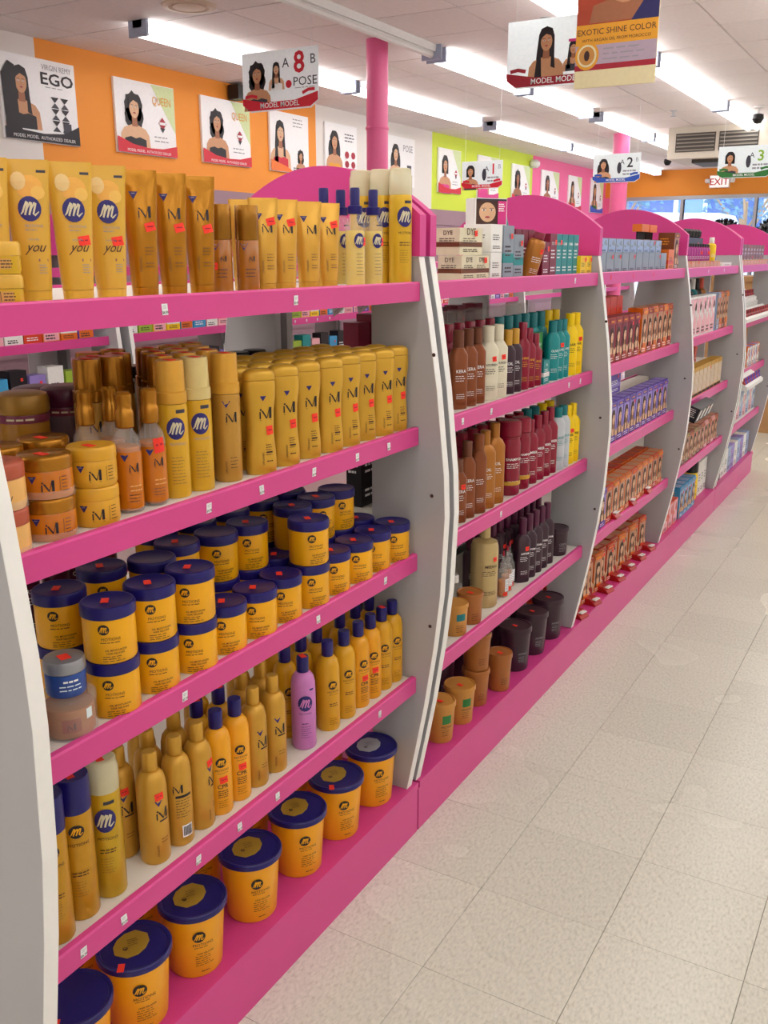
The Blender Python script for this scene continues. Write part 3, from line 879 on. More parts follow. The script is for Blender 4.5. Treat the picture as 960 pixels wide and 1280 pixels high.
@kind('box')
def _(c, w, d, h, style='lines', c2='', txt='', topc=''):
    cm = MATS[c]; b = MB().box(-d / 2, d / 2, -w / 2, w / 2, 0, h, cm)
    k2 = MATS[c2] if c2 else M_PRWHITE
    p = Print(plane_map(d / 2), .0004)
    q = Print(lambda u, v, e: (u, -w / 2 - e, v), .0004)
    t = Print(lambda u, v, e: (u, v, h + e), .0004)
    if style == 'face':
        p.rect(-w / 2 * .94, h * .03, w / 2 * .94, h * .97, k2)
        portrait(p, 0.0, h * .58, min(w * .62, h * .36), 'long', M_SKIN2, MATS.get(topc) or M_HAIRB, cm, lay=1)
        p.rect(-w / 2 * .9, h * .04, w / 2 * .9, h * .16, cm, 8); p.lines(-w * .36, h * .13, w * .7, 2, h * .05, h * .02, M_PRWHITE, 3, 9)
        p.rect(-w / 2 * .9, h * .86, w / 2 * .9, h * .96, cm, 8); p.lines(-w * .30, h * .93, w * .6, 1, .01, h * .03, M_PRGOLD, 3, 9)
        q.lines(-d * .38, h * .85, d * .7, 3, h * .07, h * .03, M_PRGOLD, 4); q.rect(-d * .35, h * .12, d * .35, h * .5, k2)
        t.rect(-d * .4, -w * .4, d * .4, w * .4, k2)
    elif style == 'closeup':
        p.rect(-w * .47, h * .04, w * .47, h * .96, M_HAIRB); p.ell(-w * .12, h * .48, w * .26, h * .36, M_SKIN2, 1, 20)
        for sx in (-.24, .0):
            p.ell(w * sx, h * .56, w * .06, h * .030, M_PRWHITE, 2, 10, 1); p.ell(w * sx, h * .56, w * .03, h * .030, M_INK, 3, 8, 1); p.rect(w * (sx - .07), h * .62, w * (sx + .07), h * .635, M_INK, 3)
        p.ell(-w * .12, h * .30, w * .08, h * .035, M_LIPS, 2, 12, 1)
        p.rect(w * .20, h * .04, w * .47, h * .96, M_PRPINK, 4); p.lines(w * .22, h * .8, w * .22, 4, h * .08, h * .04, M_PRWHITE, 3, 5); p.rect(-w * .47, h * .90, w * .47, h * .97, M_GRAPH, 5)
    elif style == 'pattern':
        p.rect(-w / 2 * .9, h * .05, w / 2 * .9, h * .95, k2)
        rnd = random.Random(5)
        for i in range(5):
            p.ell(rnd.uniform(-w * .3, w * .3), rnd.uniform(h * .2, h * .8), w * .13, h * .10, cm, 1, 8, 1, .3, i)
        p.lines(-w * .35, h * .22, w * .7, 2, h * .08, h * .04, M_INK, 4, 2)
        q.lines(-d * .38, h * .85, d * .7, 5, h * .12, h * .04, M_INK, 4)
    elif style == 'stripes':
        for i in range(4):
            u = -w / 2 + w * (i + .3) / 4
            p.rect(u, h * .12, u + w * .11, h * .85, k2)
        p.rect(-w / 2 * .9, h * .02, w / 2 * .9, h * .10, M_INK)
        q.lines(-d * .38, h * .85, d * .7, 5, h * .12, h * .04, k2, 4)
    else:
        if c2:
            p.rect(-w / 2, h * .30, w / 2, h * .48, k2); q.rect(-d / 2, h * .30, d / 2, h * .48, k2)
        tm = M_PRWHITE if c in DARK else M_BROWNP
        if txt: p.text(txt, 0, h * .74, min(w * .22, w * 1.1 / max(3, len(txt)) * 1.2), tm, bold=.01); q.text(txt, 0, h * .74, min(d * .22, d * 1.1 / max(3, len(txt)) * 1.2), tm, bold=.01)
        p.lines(-w * .36, h * .62, w * .7, 3, h * .08, h * .03, tm, 3); p.lines(-w * .36, h * .22, w * .7, 2, h * .07, h * .03, tm, 5)
        q.lines(-d * .36, h * .62, d * .7, 3, h * .08, h * .03, tm, 6)
    for m in q.b.mats: p.b.mi(m)
    for pp in (q, t):
        o = len(p.b.v); p.b.v += pp.b.v
        for f, mi_ in zip(pp.b.f, pp.b.m):
            p.b.f.append(tuple(i + o for i in f)); p.b.m.append(p.b.mi(pp.b.mats[mi_]))
    return [part('body', b.mesh('c', .5)), part('label_print', p.mesh(), 0),
            part('?price_sticker', sticker_mesh(plane_map(d / 2), w * .15, h * .8, .014, .014, .1, .005), 0)]

# colours for the further bays
for nm, c in dict(white_box='#ecebe6', cream_box='#ded6b8', grey_box='#8d98a4', brownlid='#6e3b22', maroon_box='#7c1530', redorange='#d8401c', orange_box='#e2701c', rust_box='#a83220',
                  purple_box='#5a3aa8', lilac_box='#9a86d0', teal_box='#0f8a8c', yellow_box='#f6cf18', coral_box='#e8624c', blue_box='#3f9ed0', olive_box='#8c7c3a', brown_box='#7d4526',
                  skin_box='#c08a6a', ink_box='#1c1a20', gold_box='#c8962a', pinkw_box='#f0b0b8', magenta_box='#a01880', ltblue_box='#9fb4d8', green_box='#3e8a40', limeg_box='#9ab83a', tealcap='#157a80').items():
    mat(nm, c, .4, jitter=.06)
DARK = {'maroon_box', 'redorange', 'rust_box', 'purple_box', 'teal_box', 'brown_box', 'ink_box', 'magenta_box', 'blue_box', 'green_box', 'coral_box'}

@kind('tray_tab')
def _():
    b = MB()
    b.prism_y([(-.028, 0), (.030, 0), (.030, .006), (.006, .026), (-.028, .026)], -.028, .028, mat('red tray plastic', '#b01818', .3))
    return [part('tray', b.mesh('b', .5)),
            part('flap', MB().box(.010, .026, -.018, .018, .0215, .0255, mat('white flap', '#f2f0ee', .4)).mesh('c', .5), None, 'white flap')]
@kind('cone')
def _():
    return [part('body', MB().lathe([(.018, 0), (.019, .003), (.006, .060), (.001, .068)], MATS['tealcap'], 16).mesh())]
@kind('wall_tray')
def _(w, c='white_box', c2='maroon_box'):
    b = MB().prism_y([(-.04, 0), (.04, 0), (.04, .02), (-.04, .07)], -w / 2, w / 2, MATS[c])
    out = [part('tray', b.mesh('t', .5))]
    bb = MB()
    n = max(3, int(w / .03))
    for i in range(n):
        y = -w / 2 + w * (i + .5) / n
        bb.lathe([(.009, .0), (.010, .002), (.010, .022), (.004, .026), (.0045, .044), (.004, .045)], MATS[c2 if i % 3 else 'rust_box'], 8, .015, y)
    me = bb.mesh('n')
    for v in me.vertices: v.co.z += .034 - (v.co.x) * .6
    out.append(('polish_bottles', me, None, None))
    return out
@kind('comb_pack')
def _():
    b = MB().box(-.02, .02, -.055, .055, .03, .06, MATS['orange_box'])
    for i in range(9): b.box(-.004, .004, -.05 + i * .012, -.044 + i * .012, 0, .03, M_BLACK)
    return [part('pack', b.mesh('b', .5))]
@kind('brush_row')
def _():
    b = MB()
    for i in range(14):
        a = .035 + .01 * (i % 3); y = -.15 + i * .022
        b.lathe([(.003, 0), (.012, .006), (.014, .03), (.004, .04)], M_BLACK, 8, .004 * (i % 3), y)
    return [part('bristles', b.mesh('b'))]

# ------------------------------------------------------------------ placing
PLACED = []
def put(k, x, y, z, rz=0.0, name='bottle', desc='', cat='bottle', row='', place='', shared=False, group=None, stick=0.6, rx=0.0, ry=0.0):
    ps = parts_of(k)
    if x > -1.3 and 'nearest' not in place: x -= .011
    root = empty(name, (x, y, z), rot=(rx, ry, rz))
    obs = []
    for nm, me, par, lab in ps:
        if nm.startswith('?'):
            if random.random() > stick:
                obs.append(None); continue
            nm = nm[1:]
        o = link(nm, me, root if par is None or obs[par] is None else obs[par])
        if lab: o['label'] = lab
        if nm == 'polish_bottles': o['kind'] = 'stuff'
        obs.append(o)
    root['category'] = cat
    PLACED.append((root, desc, row, place, shared, group))
    return root
ORD = ['', 'second', 'third', 'fourth', 'fifth', 'sixth', 'seventh', 'eighth', 'ninth', 'tenth', 'eleventh', 'twelfth', 'thirteenth', 'fourteenth', 'fifteenth', 'sixteenth', 'seventeenth', 'eighteenth', 'nineteenth', 'twentieth']
def label_all():
    from collections import defaultdict
    G = defaultdict(list)
    for r in PLACED: G[(r[1], r[2], r[3], r[4])].append(r)
    for (desc, row, place, shared), L in G.items():
        L.sort(key=lambda r: r[0].location.y)
        n = len(L)
        for i, r in enumerate(L):
            o = ''
            if not shared and n > 1:
                o = 'leftmost' if i == 0 else ('rightmost' if i == n - 1 else ORD[i] + ' from left')
            bits = [desc] + ([o] if o else []) + ([row] if row else []) + [place]
            r[0]['label'] = ', '.join(b for b in bits if b)
            g = r[5] or (('%s, %s' % (desc, place)) if n > 1 else None)
            if g: r[0]['group'] = g

# ------------------------------------------------------------------ the room
XL, XR, YB, YF, HC = -5.5, 4.6, -3.2, 17.3, 2.9
fl = struct('floor', MB().box(XL - .1, XR + .1, YB - .1, YF + .1, -.06, -.004, M_TAR).mesh('floor', .5))
TP = 0.3066
tile = MB().prism_y([(-TP / 2 + .0006, -.004), (TP / 2 - .0006, -.004), (TP / 2 - .0006, -.0008), (TP / 2 - .0016, 0), (-TP / 2 + .0016, 0), (-TP / 2 + .0006, -.0008)], -TP / 2 + .0006, TP / 2 - .0006, M_FLOOR).mesh('tile', .3)
tx0, ty0 = -0.485, 2.14
far = MB(); near = []
for i in range(-17, 17):
    for j in range(-18, 51):
        x = tx0 + (i + .5) * TP; y = ty0 + (j + .5) * TP
        if not (XL < x < XR and YB < y < YF): continue
        if -1.25 < x < 0.9 and 0.55 < y < 12.0 and len(near) < 290:
            near.append((x, y))
        else:
            far.add([(x - TP / 2 + .0006, y - TP / 2 + .0006, 0), (x + TP / 2 - .0006, y - TP / 2 + .0006, 0), (x + TP / 2 - .0006, y + TP / 2 - .0006, 0), (x - TP / 2 + .0006, y + TP / 2 - .0006, 0)], [(0, 1, 2, 3)], M_FLOOR)
for x, y in near: link('tile', tile, fl, (x, y, 0))
o = link('tile_field', far.mesh('far tiles', 0), fl); o['kind'] = 'stuff'

# ceiling: dark grid with single tiles below it
ce = struct('ceiling', MB().box(XL - .1, XR + .1, YB - .1, YF + .1, HC + .012, HC + .1, M_TBAR).mesh('ceiling', .5))
CX_, CY_ = 1.235, 0.61
ct = MB().prism_y([(-CX_ / 2 + .008, 0), (-CX_ / 2 + .004, .014), (CX_ / 2 - .004, .014), (CX_ / 2 - .008, 0)], -CY_ / 2 + .006, CY_ / 2 - .006, M_CEIL).mesh('ceiling tile', .3)
farc = MB(); nt_ = 0
for i in range(-6, 9):
    for j in range(-6, 34):
        x = -5.17 + (i + .5) * CX_; y = (j + .5) * CY_
        if not (XL - .6 < x < XR + .6 and YB - .3 < y < YF + .3): continue
        if x < 0.0 and y > 2.6 and nt_ < 290:
            link('ceiling_tile', ct, ce, (x, y, HC - .001 * random.random())); nt_ += 1
        else:
            farc.box(x - CX_ / 2 + .006, x + CX_ / 2 - .006, y - CY_ / 2 + .006, y + CY_ / 2 - .006, HC, HC + .012, M_CEIL)
o = link('ceiling_tile_field', farc.mesh('far ceiling', .5), ce); o['kind'] = 'stuff'

# left wall: slatwall below, painted bands above
wl = MB().box(XL - .12, XL, YB, YF, 0, 2.03, M_MAUVE)
for y0, y1, m in ((YB, 4.78, M_WALLW), (4.78, 8.12, M_ORANGE), (8.12, 10.57, M_WALLW), (10.57, 13.78, M_LIME), (13.78, YF, M_WPINK)):
    wl.box(XL - .12, XL, y0, y1, 2.03, HC + .05, m)
wlo = struct('wall_left', wl.mesh('w', .5))
for k in range(12):
    link('slat', MB().box(XL - .01, XL + .012, YB, YF, .2 + k * .15, .32 + k * .15, M_MAUVE).mesh('s', .5), wlo)
struct('wall_right', MB().box(XR, XR + .12, YB, YF, 0, HC + .05, M_WALLW).mesh('w', .5))
struct('wall_back', MB().box(XL, XR, YB - .12, YB, 0, HC + .05, M_WALLW).mesh('w', .5))
wf = MB()
wf.box(XL, XR, YF, YF + .14, 2.47, HC + .05, M_ORANGE)
wf.box(XL, XR, YF, YF + .14, 0, .75, M_WOOD)
wf.box(XL, -5.12, YF, YF + .14, .75, 2.47, M_WPINK)
struct('wall_front', wf.mesh('w', .5))
# storefront windows
gl = mat('window glass', '#ffffff', 0.02, alpha=0.12, var=0)
for n, (a, b) in enumerate(((-5.12, -4.135), (-4.135, -2.93), (-2.93, -1.73), (-1.73, -.53), (-.53, .67), (.67, 1.87), (1.87, 3.07), (3.07, 4.6))):
    f = MB()
    f.box(a - .025, a + .025, YF - .02, YF + .10, .75, 2.47, M_ALU); f.box(b - .025, b + .025, YF - .018, YF + .098, .75, 2.47, M_ALU)
    f.box(a + .025, b - .025, YF - .02, YF + .10, 2.41, 2.47, M_ALU); f.box(a + .025, b - .025, YF - .02, YF + .10, .75, .80, M_ALU)
    w = struct('window_%d' % (n + 1), f.mesh('f', .5))
    link('pane', MB().box(a + .024, b - .024, YF + .03, YF + .036, .79, 2.42, gl).mesh('p', .5), w)

# outside the storefront
g = link('street', MB().box(-40, 40, YF + .5, 60, -.3, -.15, mat('asphalt', '#8d9095', .8)).mesh('s', .5)); g['kind'] = 'structure'
bl = empty('building', (-9, 33, -.15)); tag(bl, 'pale blue shopfront building across the street, seen through the window', 'building')
link('wall', MB().box(-16, 24, 0, 8, 0, 5.2, mat('pale blue facade', '#7fa8dc', .7)).mesh('b', .5), bl)
link('parapet', MB().box(-16.2, 24.2, -.2, 8, 5.2, 5.6, mat('white parapet', '#e6ecf4', .7)).mesh('b', .5), bl)
for i in range(14):
    wo = link('window', MB().box(-15 + i * 2.8, -13 + i * 2.8, -.06, .02, 1.0, 3.6, mat('shop window frame', '#eef2f6', .5)).mesh('b', .5), bl)
    link('pane', MB().box(-14.85 + i * 2.8, -13.15 + i * 2.8, -.09, -.05, 1.15, 3.45, mat('shop window glass', '#2f62a8', .15)).mesh('b', .5), wo)
for k, (cx, cy) in enumerate(((-8.2, 27.0), (-4.6, 26.0))):
    t = empty('street_tree', (cx, cy, -.15)); tag(t, 'small street tree outside, %s of the two' % ('left' if k == 0 else 'right'), 'tree', 'street trees outside')
    tb = MB(); tb.tube([(0, 0, 0), (.05, 0, 1.4), (-.1, 0, 2.6)], .09, M_WOOD)
    for a in range(7): tb.tube([(0, 0, 1.7 + .1 * a), (.9 * math.cos(a * 2.4), .5 * math.sin(a * 2.4), 2.6 + .15 * a)], .03, M_WOOD, 6)
    link('trunk', tb.mesh('t'), t)
    lf = MB(); rnd = random.Random(k)
    for _ in range(420):
        a, e, rr = rnd.uniform(0, 2 * PI), rnd.uniform(-.7, 1.2), rnd.uniform(.5, 1.35)
        x, y, z = rr * math.cos(a) * math.cos(e), rr * math.sin(a) * math.cos(e), 3.0 + rr * math.sin(e)
        s = .07
        lf.add([(x - s, y, z), (x, y + s * rnd.uniform(-1, 1), z + s), (x + s, y, z - s * rnd.random())], [(0, 1, 2)], mat('street tree leaf', '#5b93b0', .6))
    o = link('foliage', lf.mesh('l', 0), t); o['kind'] = 'stuff'
vn = empty('delivery_van', (-5.6, 22.6, -.15)); tag(vn, 'white van parked outside the storefront window', 'van')
vb = MB(); vb.prism_y([(-2.4, .35), (2.4, .35), (2.45, 1.3), (1.7, 1.6), (1.2, 2.5), (-2.3, 2.6), (-2.45, 1.2)], -.9, .9, mat('white van paint', '#f4f6f8', .3))
link('body', vb.mesh('v', .5), vn)
for x in (-1.5, 1.5):
    o = link('wheel', MB().lathe([(.1, -.12), (.36, -.12), (.36, .12), (.1, .12)], M_BLACK).mesh('w'), vn, (x, -.82, .36), (PI / 2, 0, 0))
link('side_window', MB().box(.2, 1.3, -.92, -.9, 1.5, 2.2, mat('shop window glass', '#2f62a8', .15)).mesh('w', .5), vn)

# ------------------------------------------------------------------ ceiling lights
def lamp(x, y0, y1, lit=True, lab=''):
    L_ = y1 - y0
    r = empty('ceiling_light', (x, (y0 + y1) / 2, HC))
    h = MB(); h.prism_y([(-.040, 0), (.040, 0), (.034, -.045), (-.034, -.045)], -L_ / 2, L_ / 2, M_HOUS)
    link('housing', h.mesh('h', .5), r)
    for s in (-1, 1):
        link('end_cap', MB().box(-.075, .075, s * L_ / 2 - (.02 if s > 0 else 0), s * L_ / 2 + (.02 if s < 0 else 0), -.095, .0, mat('lamp end cap', '#a9b4cc', .4)).mesh('e', .5), r)
    for s in ((-.046, .046) if lit else (0,)):
        t = MB().tube([(s, -L_ / 2 + .022, -.062), (s, L_ / 2 - .022, -.062)], .024, M_TUBE if lit else M_HOUS, 8)
        link('tube', t.mesh('t'), r)
    tag(r, lab, 'ceiling light')
    return r
lamps = []
def row(x, segs, nm):
    for i, (a, b) in enumerate(segs):
        d = 'fluorescent ceiling light, %s one in the %s' % (('nearest' if i == 0 else ORD[i] + ' nearest'), nm)
        tag(lamp(x, a, b, True, d), d, 'ceiling light', 'fluorescent ceiling lights')
row(-4.55, [(4.77, 7.23), (7.27, 9.76), (10.10, 12.55), (12.60, 15.0), (15.05, 17.1)], 'row beside the poster wall')
row(-3.33, [(6.44, 8.05), (8.10, 9.72), (10.02, 12.0), (12.05, 14.2)], 'row over the middle gondola')
row(-2.08, [(5.0, 7.35), (7.40, 9.84), (9.92, 12.3), (12.35, 14.8)], 'row right of the hanging signs')
tag(lamp(-3.31, 2.9, 6.35, False), 'unlit pale fixture channel running into the middle light row', 'ceiling light')
for x in (-.85, .40, 1.65, 2.9):
    row(x, [(y, y + 2.42) for y in (-2.6, .2, 3.0, 5.8, 8.6, 11.4, 14.2)], {-.85: 'row above the pink gondola front', .40: 'row over the aisle', 1.65: 'row right of the aisle', 2.9: 'row at the right wall'}[x])
for x in (-4.55, -3.33, -2.08):
    row(x, [(-2.6, -.2), (.0, 2.42)], {-4.55: 'back row near left wall', -3.33: 'back row in the middle', -2.08: 'back row behind the gondola'}[x])

# ------------------------------------------------------------------ columns, small ceiling things
def column(x, y, r, lab):
    c = empty('column', (x, y, 0))
    link('shaft', MB().lathe([(r, 0), (r, HC)], M_COLM, 28).mesh('c'), c)
    link('collar', MB().lathe([(r + .004, 2.33), (r + .006, 2.335), (r + .006, 2.345), (r + .004, 2.35)], M_COLM, 28).mesh('c'), c)
    link('base_ring', MB().lathe([(r + .02, 0), (r + .02, .12), (r + .002, .14)], M_COLM, 28).mesh('c'), c)
    tag(c, lab, 'column')
column(-3.55, 6.0, .075, 'slim pink column left of the lime wall, nearer one')
column(-3.62, 11.9, .10, 'slim pink column beside the 2 sign, farther one')
ac = empty('ac_unit', (-2.45, 12.1, HC)); tag(ac, 'ceiling air conditioner box with dark grilles behind the 3 sign', 'air conditioner')
link('casing', MB().box(-.55, .55, -.45, .45, -.34, 0, mat('cream casing', '#d8cfc0', .5)).mesh('c', .5), ac)
for i in range(2):
    o = link('grille', MB().box(-.46 + i * .48, -.02 + i * .46, -.462, -.45, -.27, -.07, mat('dark grille', '#4a4540', .5)).mesh('g', .5), ac)
    for k in range(5): link('slat', MB().box(-.45 + i * .48, -.03 + i * .46, -.468, -.462, -.26 + k * .04, -.245 + k * .04, mat('grille slat', '#8d867c', .5)).mesh('g', .5), o)
link('louvre', MB().box(-.3, .3, -.3, .3, -.38, -.34, mat('dark grille', '#4a4540', .5)).mesh('g', .5), ac)
def cctv(x, y, lab):
    c = empty('security_camera', (x, y, HC)); tag(c, lab, 'camera', 'ceiling cameras')
    link('mount', MB().lathe([(.05, 0), (.05, -.02), (.015, -.03), (.015, -.07)], M_HOUS, 14).mesh('m'), c)
    link('body', MB().lathe([(.02, -.07), (.05, -.08), (.055, -.12), (.03, -.16), (.005, -.165)], M_BLACK, 16).mesh('b'), c)
cctv(-3.05, 12.6, 'small black ceiling camera left of the air conditioner')
cctv(-3.72, 14.5, 'small black ceiling camera above the orange far wall')
cctv(-1.82, 10.4, 'small black ceiling camera at the right picture edge')
def sprinkler(x, y, lab):
    b = MB().lathe([(.035, 0), (.035, -.006), (.010, -.010), (.010, -.05), (.028, -.052), (.028, -.056), (.004, -.06)], M_ALU, 12)
    tag(link('sprinkler', b.mesh('s'), None, (x, y, HC)), lab, 'sprinkler', 'ceiling sprinklers')
sprinkler(-2.62, 10.3, 'small metal sprinkler head above the air conditioner')
sprinkler(-2.35, 6.0, 'small metal sprinkler head below the large rust coloured sign')
sprinkler(-2.1, 12.9, 'small metal sprinkler head in front of the air conditioner')
vd = empty('air_vent', (-4.03, 4.66, HC)); tag(vd, 'round beige ceiling vent at the top left', 'vent')
link('ring', MB().lathe([(.16, 0), (.155, -.012), (.12, -.016), (.11, -.004)], mat('vent beige', '#dcc9b4', .5), 28).mesh('v'), vd)
link('disc', MB().lathe([(.10, 0), (.095, -.014), (.01, -.018)], mat('vent beige', '#dcc9b4', .5), 28).mesh('v'), vd)
sp = empty('wall_speaker', (XL + .08, 6.84, 2.768)); tag(sp, 'small black speaker on orange wall above the second curly poster', 'speaker')
link('box', MB().box(-.06, .05, -.06, .06, 0, .115, M_BLACK).mesh('b', .5), sp); link('bracket', MB().box(-.08, -.06, -.02, .02, .06, .12, M_GRAPH).mesh('b', .5), sp)
sm = empty('flood_lamp', (XL + .06, 13.7, 2.72)); tag(sm, 'small white emergency lamp at the lime and pink wall joint', 'lamp')
link('shell', MB().lathe([(.05, 0), (.08, .03), (.08, .08), (.04, .11)], M_PAPER, 14).mesh('b'), sm); link('arm', MB().box(-.06, .0, -.015, .015, .04, .07, M_PAPER).mesh('b', .5), sm)
ex = empty('exit_sign', (-3.53, YF - .041, 2.58)); tag(ex, 'lit white exit sign with red letters on the orange far wall', 'sign')
ex.rotation_euler = (0, 0, -PI / 2)
link('case', MB().box(-.04, .04, -.16, .16, 0, .20, mat('sign case', '#f2ece6', .4)).mesh('b', .5), ex)
link('face_panel', MB().box(.04, .044, -.15, .15, .01, .19, M_EXITE).mesh('b', .5), ex)
p = Print(plane_map(.0445), .001); p.text('EXIT', 0, .045, .15, M_RED, bold=.012); link('lettering', p.mesh(), ex)
for s in (-1, 1): link('lamp_head', MB().lathe([(.03, 0), (.045, .02), (.045, .06), (.02, .07)], M_PAPER, 12).mesh('b'), ex, (0, s * .20, .08))

# ------------------------------------------------------------------ posters on the left wall
def poster(y0, y1, z0, z1, lab, fn, edge=M_GRAPH):
    w, h = y1 - y0, z1 - z0
    r = empty('poster', (XL + .012, (y0 + y1) / 2, z0))
    link('board', MB().box(-.010, .010, -w / 2, w / 2, 0, h, M_PRWHITE).mesh('p', .5), r)
    p = Print(plane_map(.0105), .0008); fn(p, w, h)
    link('picture', p.mesh(), r)
    tag(r, lab, 'poster')
def banner(p, w, h, m, txt, rise=.10):
    pts = [(-w / 2, .004), (w / 2, .004), (w / 2, .17 * h), (w * .25, .11 * h), (0, .10 * h), (-w * .25, .13 * h), (-w / 2, .22 * h)]
    p.poly(pts, m, 9); p.text(txt, .01, .016, .027, M_PRWHITE, 10)
def diamond(p, cu, cv, s, m, m2):
    p.poly([(cu - s, cv), (cu, cv - s), (cu + s, cv), (cu, cv + s)], m, 2); p.rect(cu - s * .8, cv - s * .22, cu + s * .8, cv + s * .22, M_PRWHITE, 3)
    p.poly([(cu - s * .6, cv - s * .7), (cu + s * .6, cv - s * .7), (cu, cv - s * 1.5)], m2, 2)
def p_ego(p, w, h):
    portrait(p, -.155, .36, .15, 'long', M_SKIN, M_HAIR, M_INK)
    p.poly([(-.30, .02), (-.31, .40), (-.25, .48), (-.20, .46), (-.19, .10), (-.15, .02)], M_HAIR, 6)
    p.text('VIRGIN REMY', .155, .465, .050, M_PRGREY, sx=.85); p.text('EGO', .155, .375, .105, M_INK, sx=1.35, bold=.02)
    p.lines(.05, .36, .2, 1, .02, .005, M_PRGREY, 3)
    for i in range(2):
        u = .12 + i * .085
        for k in range(3):
            v = .30 - k * .075
            p.poly([(u - .035, v), (u + .035, v), (u, v - .036)], M_INK, 2); p.poly([(u - .035, v - .07), (u + .035, v - .07), (u, v - .036)], M_GRAPH, 2)
    p.rect(.18, .05, .25, .14, M_GRAPH, 3)
    pts = [(-w / 2, .004), (w / 2, .004), (w / 2, .13), (w * .3, .07), (0, .055), (-w / 2, .075)]
    p.poly(pts, M_INK, 9); p.text('MODEL MODEL  AUTHORIZED DEALER', .01, .018, .030, M_PRWHITE, 10)
def p_gen(hair, skin, dress, word, ban, txt='MODEL MODEL  AUTHORIZED DEALER', hm=None, du=-.13, sc_=.16):
    def f(p, w, h):
        p.poly([(w * .1, h - .005), (w / 2 - .003, h - .005), (w / 2 - .003, h * .35)], M_PRLIME, 0)
        portrait(p, du, h * .62, sc_, hair, skin, hm, dress, lay=1)
        p.text(word, w * .27, h * .72, .085, M_PRGOLD if word == 'QUEEN' else M_PRGREY, 3, sx=.75)
        diamond(p, w * .27, h * .47, .045, M_REDD, M_GRAPH)
        p.lines(w * .12, h * .28, w * .3, 2, .03, .008, M_PRGREY, 4)
        banner(p, w, h, ban, txt)
    return f
poster(4.46, 5.09, 2.24, 2.77, 'black and white poster of woman with long straight hair, EGO lettering', p_ego)
poster(5.46, 6.10, 2.24, 2.76, 'poster of woman with curly bob and black strapless top', p_gen('curly', M_SKIN2, M_INK, 'QUEEN', M_RED))
poster(6.42, 7.06, 2.24, 2.76, 'poster of woman with shoulder curls, beside the wall speaker', p_gen('curly', M_SKIN, M_INK, 'QUEEN', M_RED, sc_=.15))
def p_four(p, w, h):
    portrait(p, -.15, h * .64, .16, 'long', M_SKIN2, None, M_RED); portrait(p, .17, h * .30, .085, 'curly', M_SKIN, None, None)
    p.lines(.05, h * .92, .2, 3, .03, .008, M_PRGREY, 4)
    p.poly([(-w / 2, .004), (w * .1, .004), (-w * .1, .05), (-w / 2, .1)], mat('printed orange', '#f07a2a', .45), 9); p.lines(.04, .05, .24, 2, .02, .008, M_GRAPH, 4, 9)
poster(7.35, 7.96, 2.24, 2.76, 'poster of long haired woman in red dress, below the 8 sign', p_four)
def p_five(p, w, h):
    portrait(p, -.13, h * .66, .155, 'wavy', M_SKIN, None, M_PRGOLD)
    p.lines(.06, h * .84, .22, 3, .03, .010, M_GRAPH, 4)
    for i in range(2):
        for k in range(3): p.ell(.10 + i * .12, h * .46 - k * .09, .04, .035, M_REDD if k < 2 else M_GRAPH, 2, 10, 1)
poster(8.25, 8.84, 2.24, 2.76, 'poster of woman with long waves and six small pictures, left of column', p_five)
def p_six(p, w, h):
    portrait(p, -.14, h * .64, .155, 'wavy', M_SKIN2, None, M_PRWHITE); p.text('POSE', .14, h * .72, .10, M_PRGREY, 2); p.rect(.12, h * .3, .22, h * .45, M_GRAPH, 2)
poster(9.49, 10.10, 2.24, 2.76, 'poster of dark haired woman on white wall right of the column', p_six)
poster(10.70, 11.32, 2.23, 2.74, 'poster of woman in pink top, leftmost on the lime wall', p_gen('bob', M_SKIN, M_PRPINK, '', M_RED, '', sc_=.17))
poster(11.83, 12.50, 2.22, 2.75, 'poster of curly haired woman hung behind the 1 sign', p_gen('curly', M_SKIN, M_PRPINK, '', M_PRPINK, ''))
poster(12.97, 13.64, 2.22, 2.73, 'poster of woman in grey top, rightmost on the lime wall', p_gen('curly', M_SKIND, M_GRAPH, '', M_RED, '', sc_=.17))
poster(14.11, 14.86, 2.22, 2.73, 'poster of woman in red, leftmost on the pink wall', p_gen('bob', M_SKIND, M_RED, '', M_RED, '', sc_=.18))
poster(15.31, 15.94, 2.20, 2.73, 'poster of long haired woman in the middle of pink wall', p_gen('long', M_SKIN, M_RED, '', M_RED, '', sc_=.17))
poster(16.43, 17.10, 2.20, 2.76, 'poster with blue edge, rightmost on the pink wall', p_gen('long', M_SKIN, M_GREENP, '', M_BLUE, '', sc_=.18))

# ------------------------------------------------------------------ hanging signs (face the camera end of the aisle)
def sign(x0, x1, z0, z1, y, lab, fn, back=M_SIGN, shape=None, turn=0.0):
    w, h = x1 - x0, z1 - z0
    r = empty('hanging_sign', ((x0 + x1) / 2, y, z0), -PI / 2 + turn)
    pts = shape(w, h) if shape else [(-w / 2, 0), (w / 2, 0), (w / 2, h), (-w / 2, h)]
    n = len(pts)
    b = MB().add([(xx, u, v) for xx in (-.003, .003) for u, v in pts], [tuple(range(n)), tuple(reversed(range(n, 2 * n)))] + [(i, (i + 1) % n, (i + 1) % n + n, i + n) for i in range(n)], back)
    link('board', b.mesh('s', .5), r)
    p = Print(plane_map(.0032), .0006); fn(p, w, h); link('print', p.mesh(), r)
    for s in (-1, 1): link('string', MB().tube([(0, s * w * .42, h), (0, s * w * .42, HC - z0)], .0010, M_PRWHITE, 4).mesh('s'), r)
    tag(r, lab, 'sign')
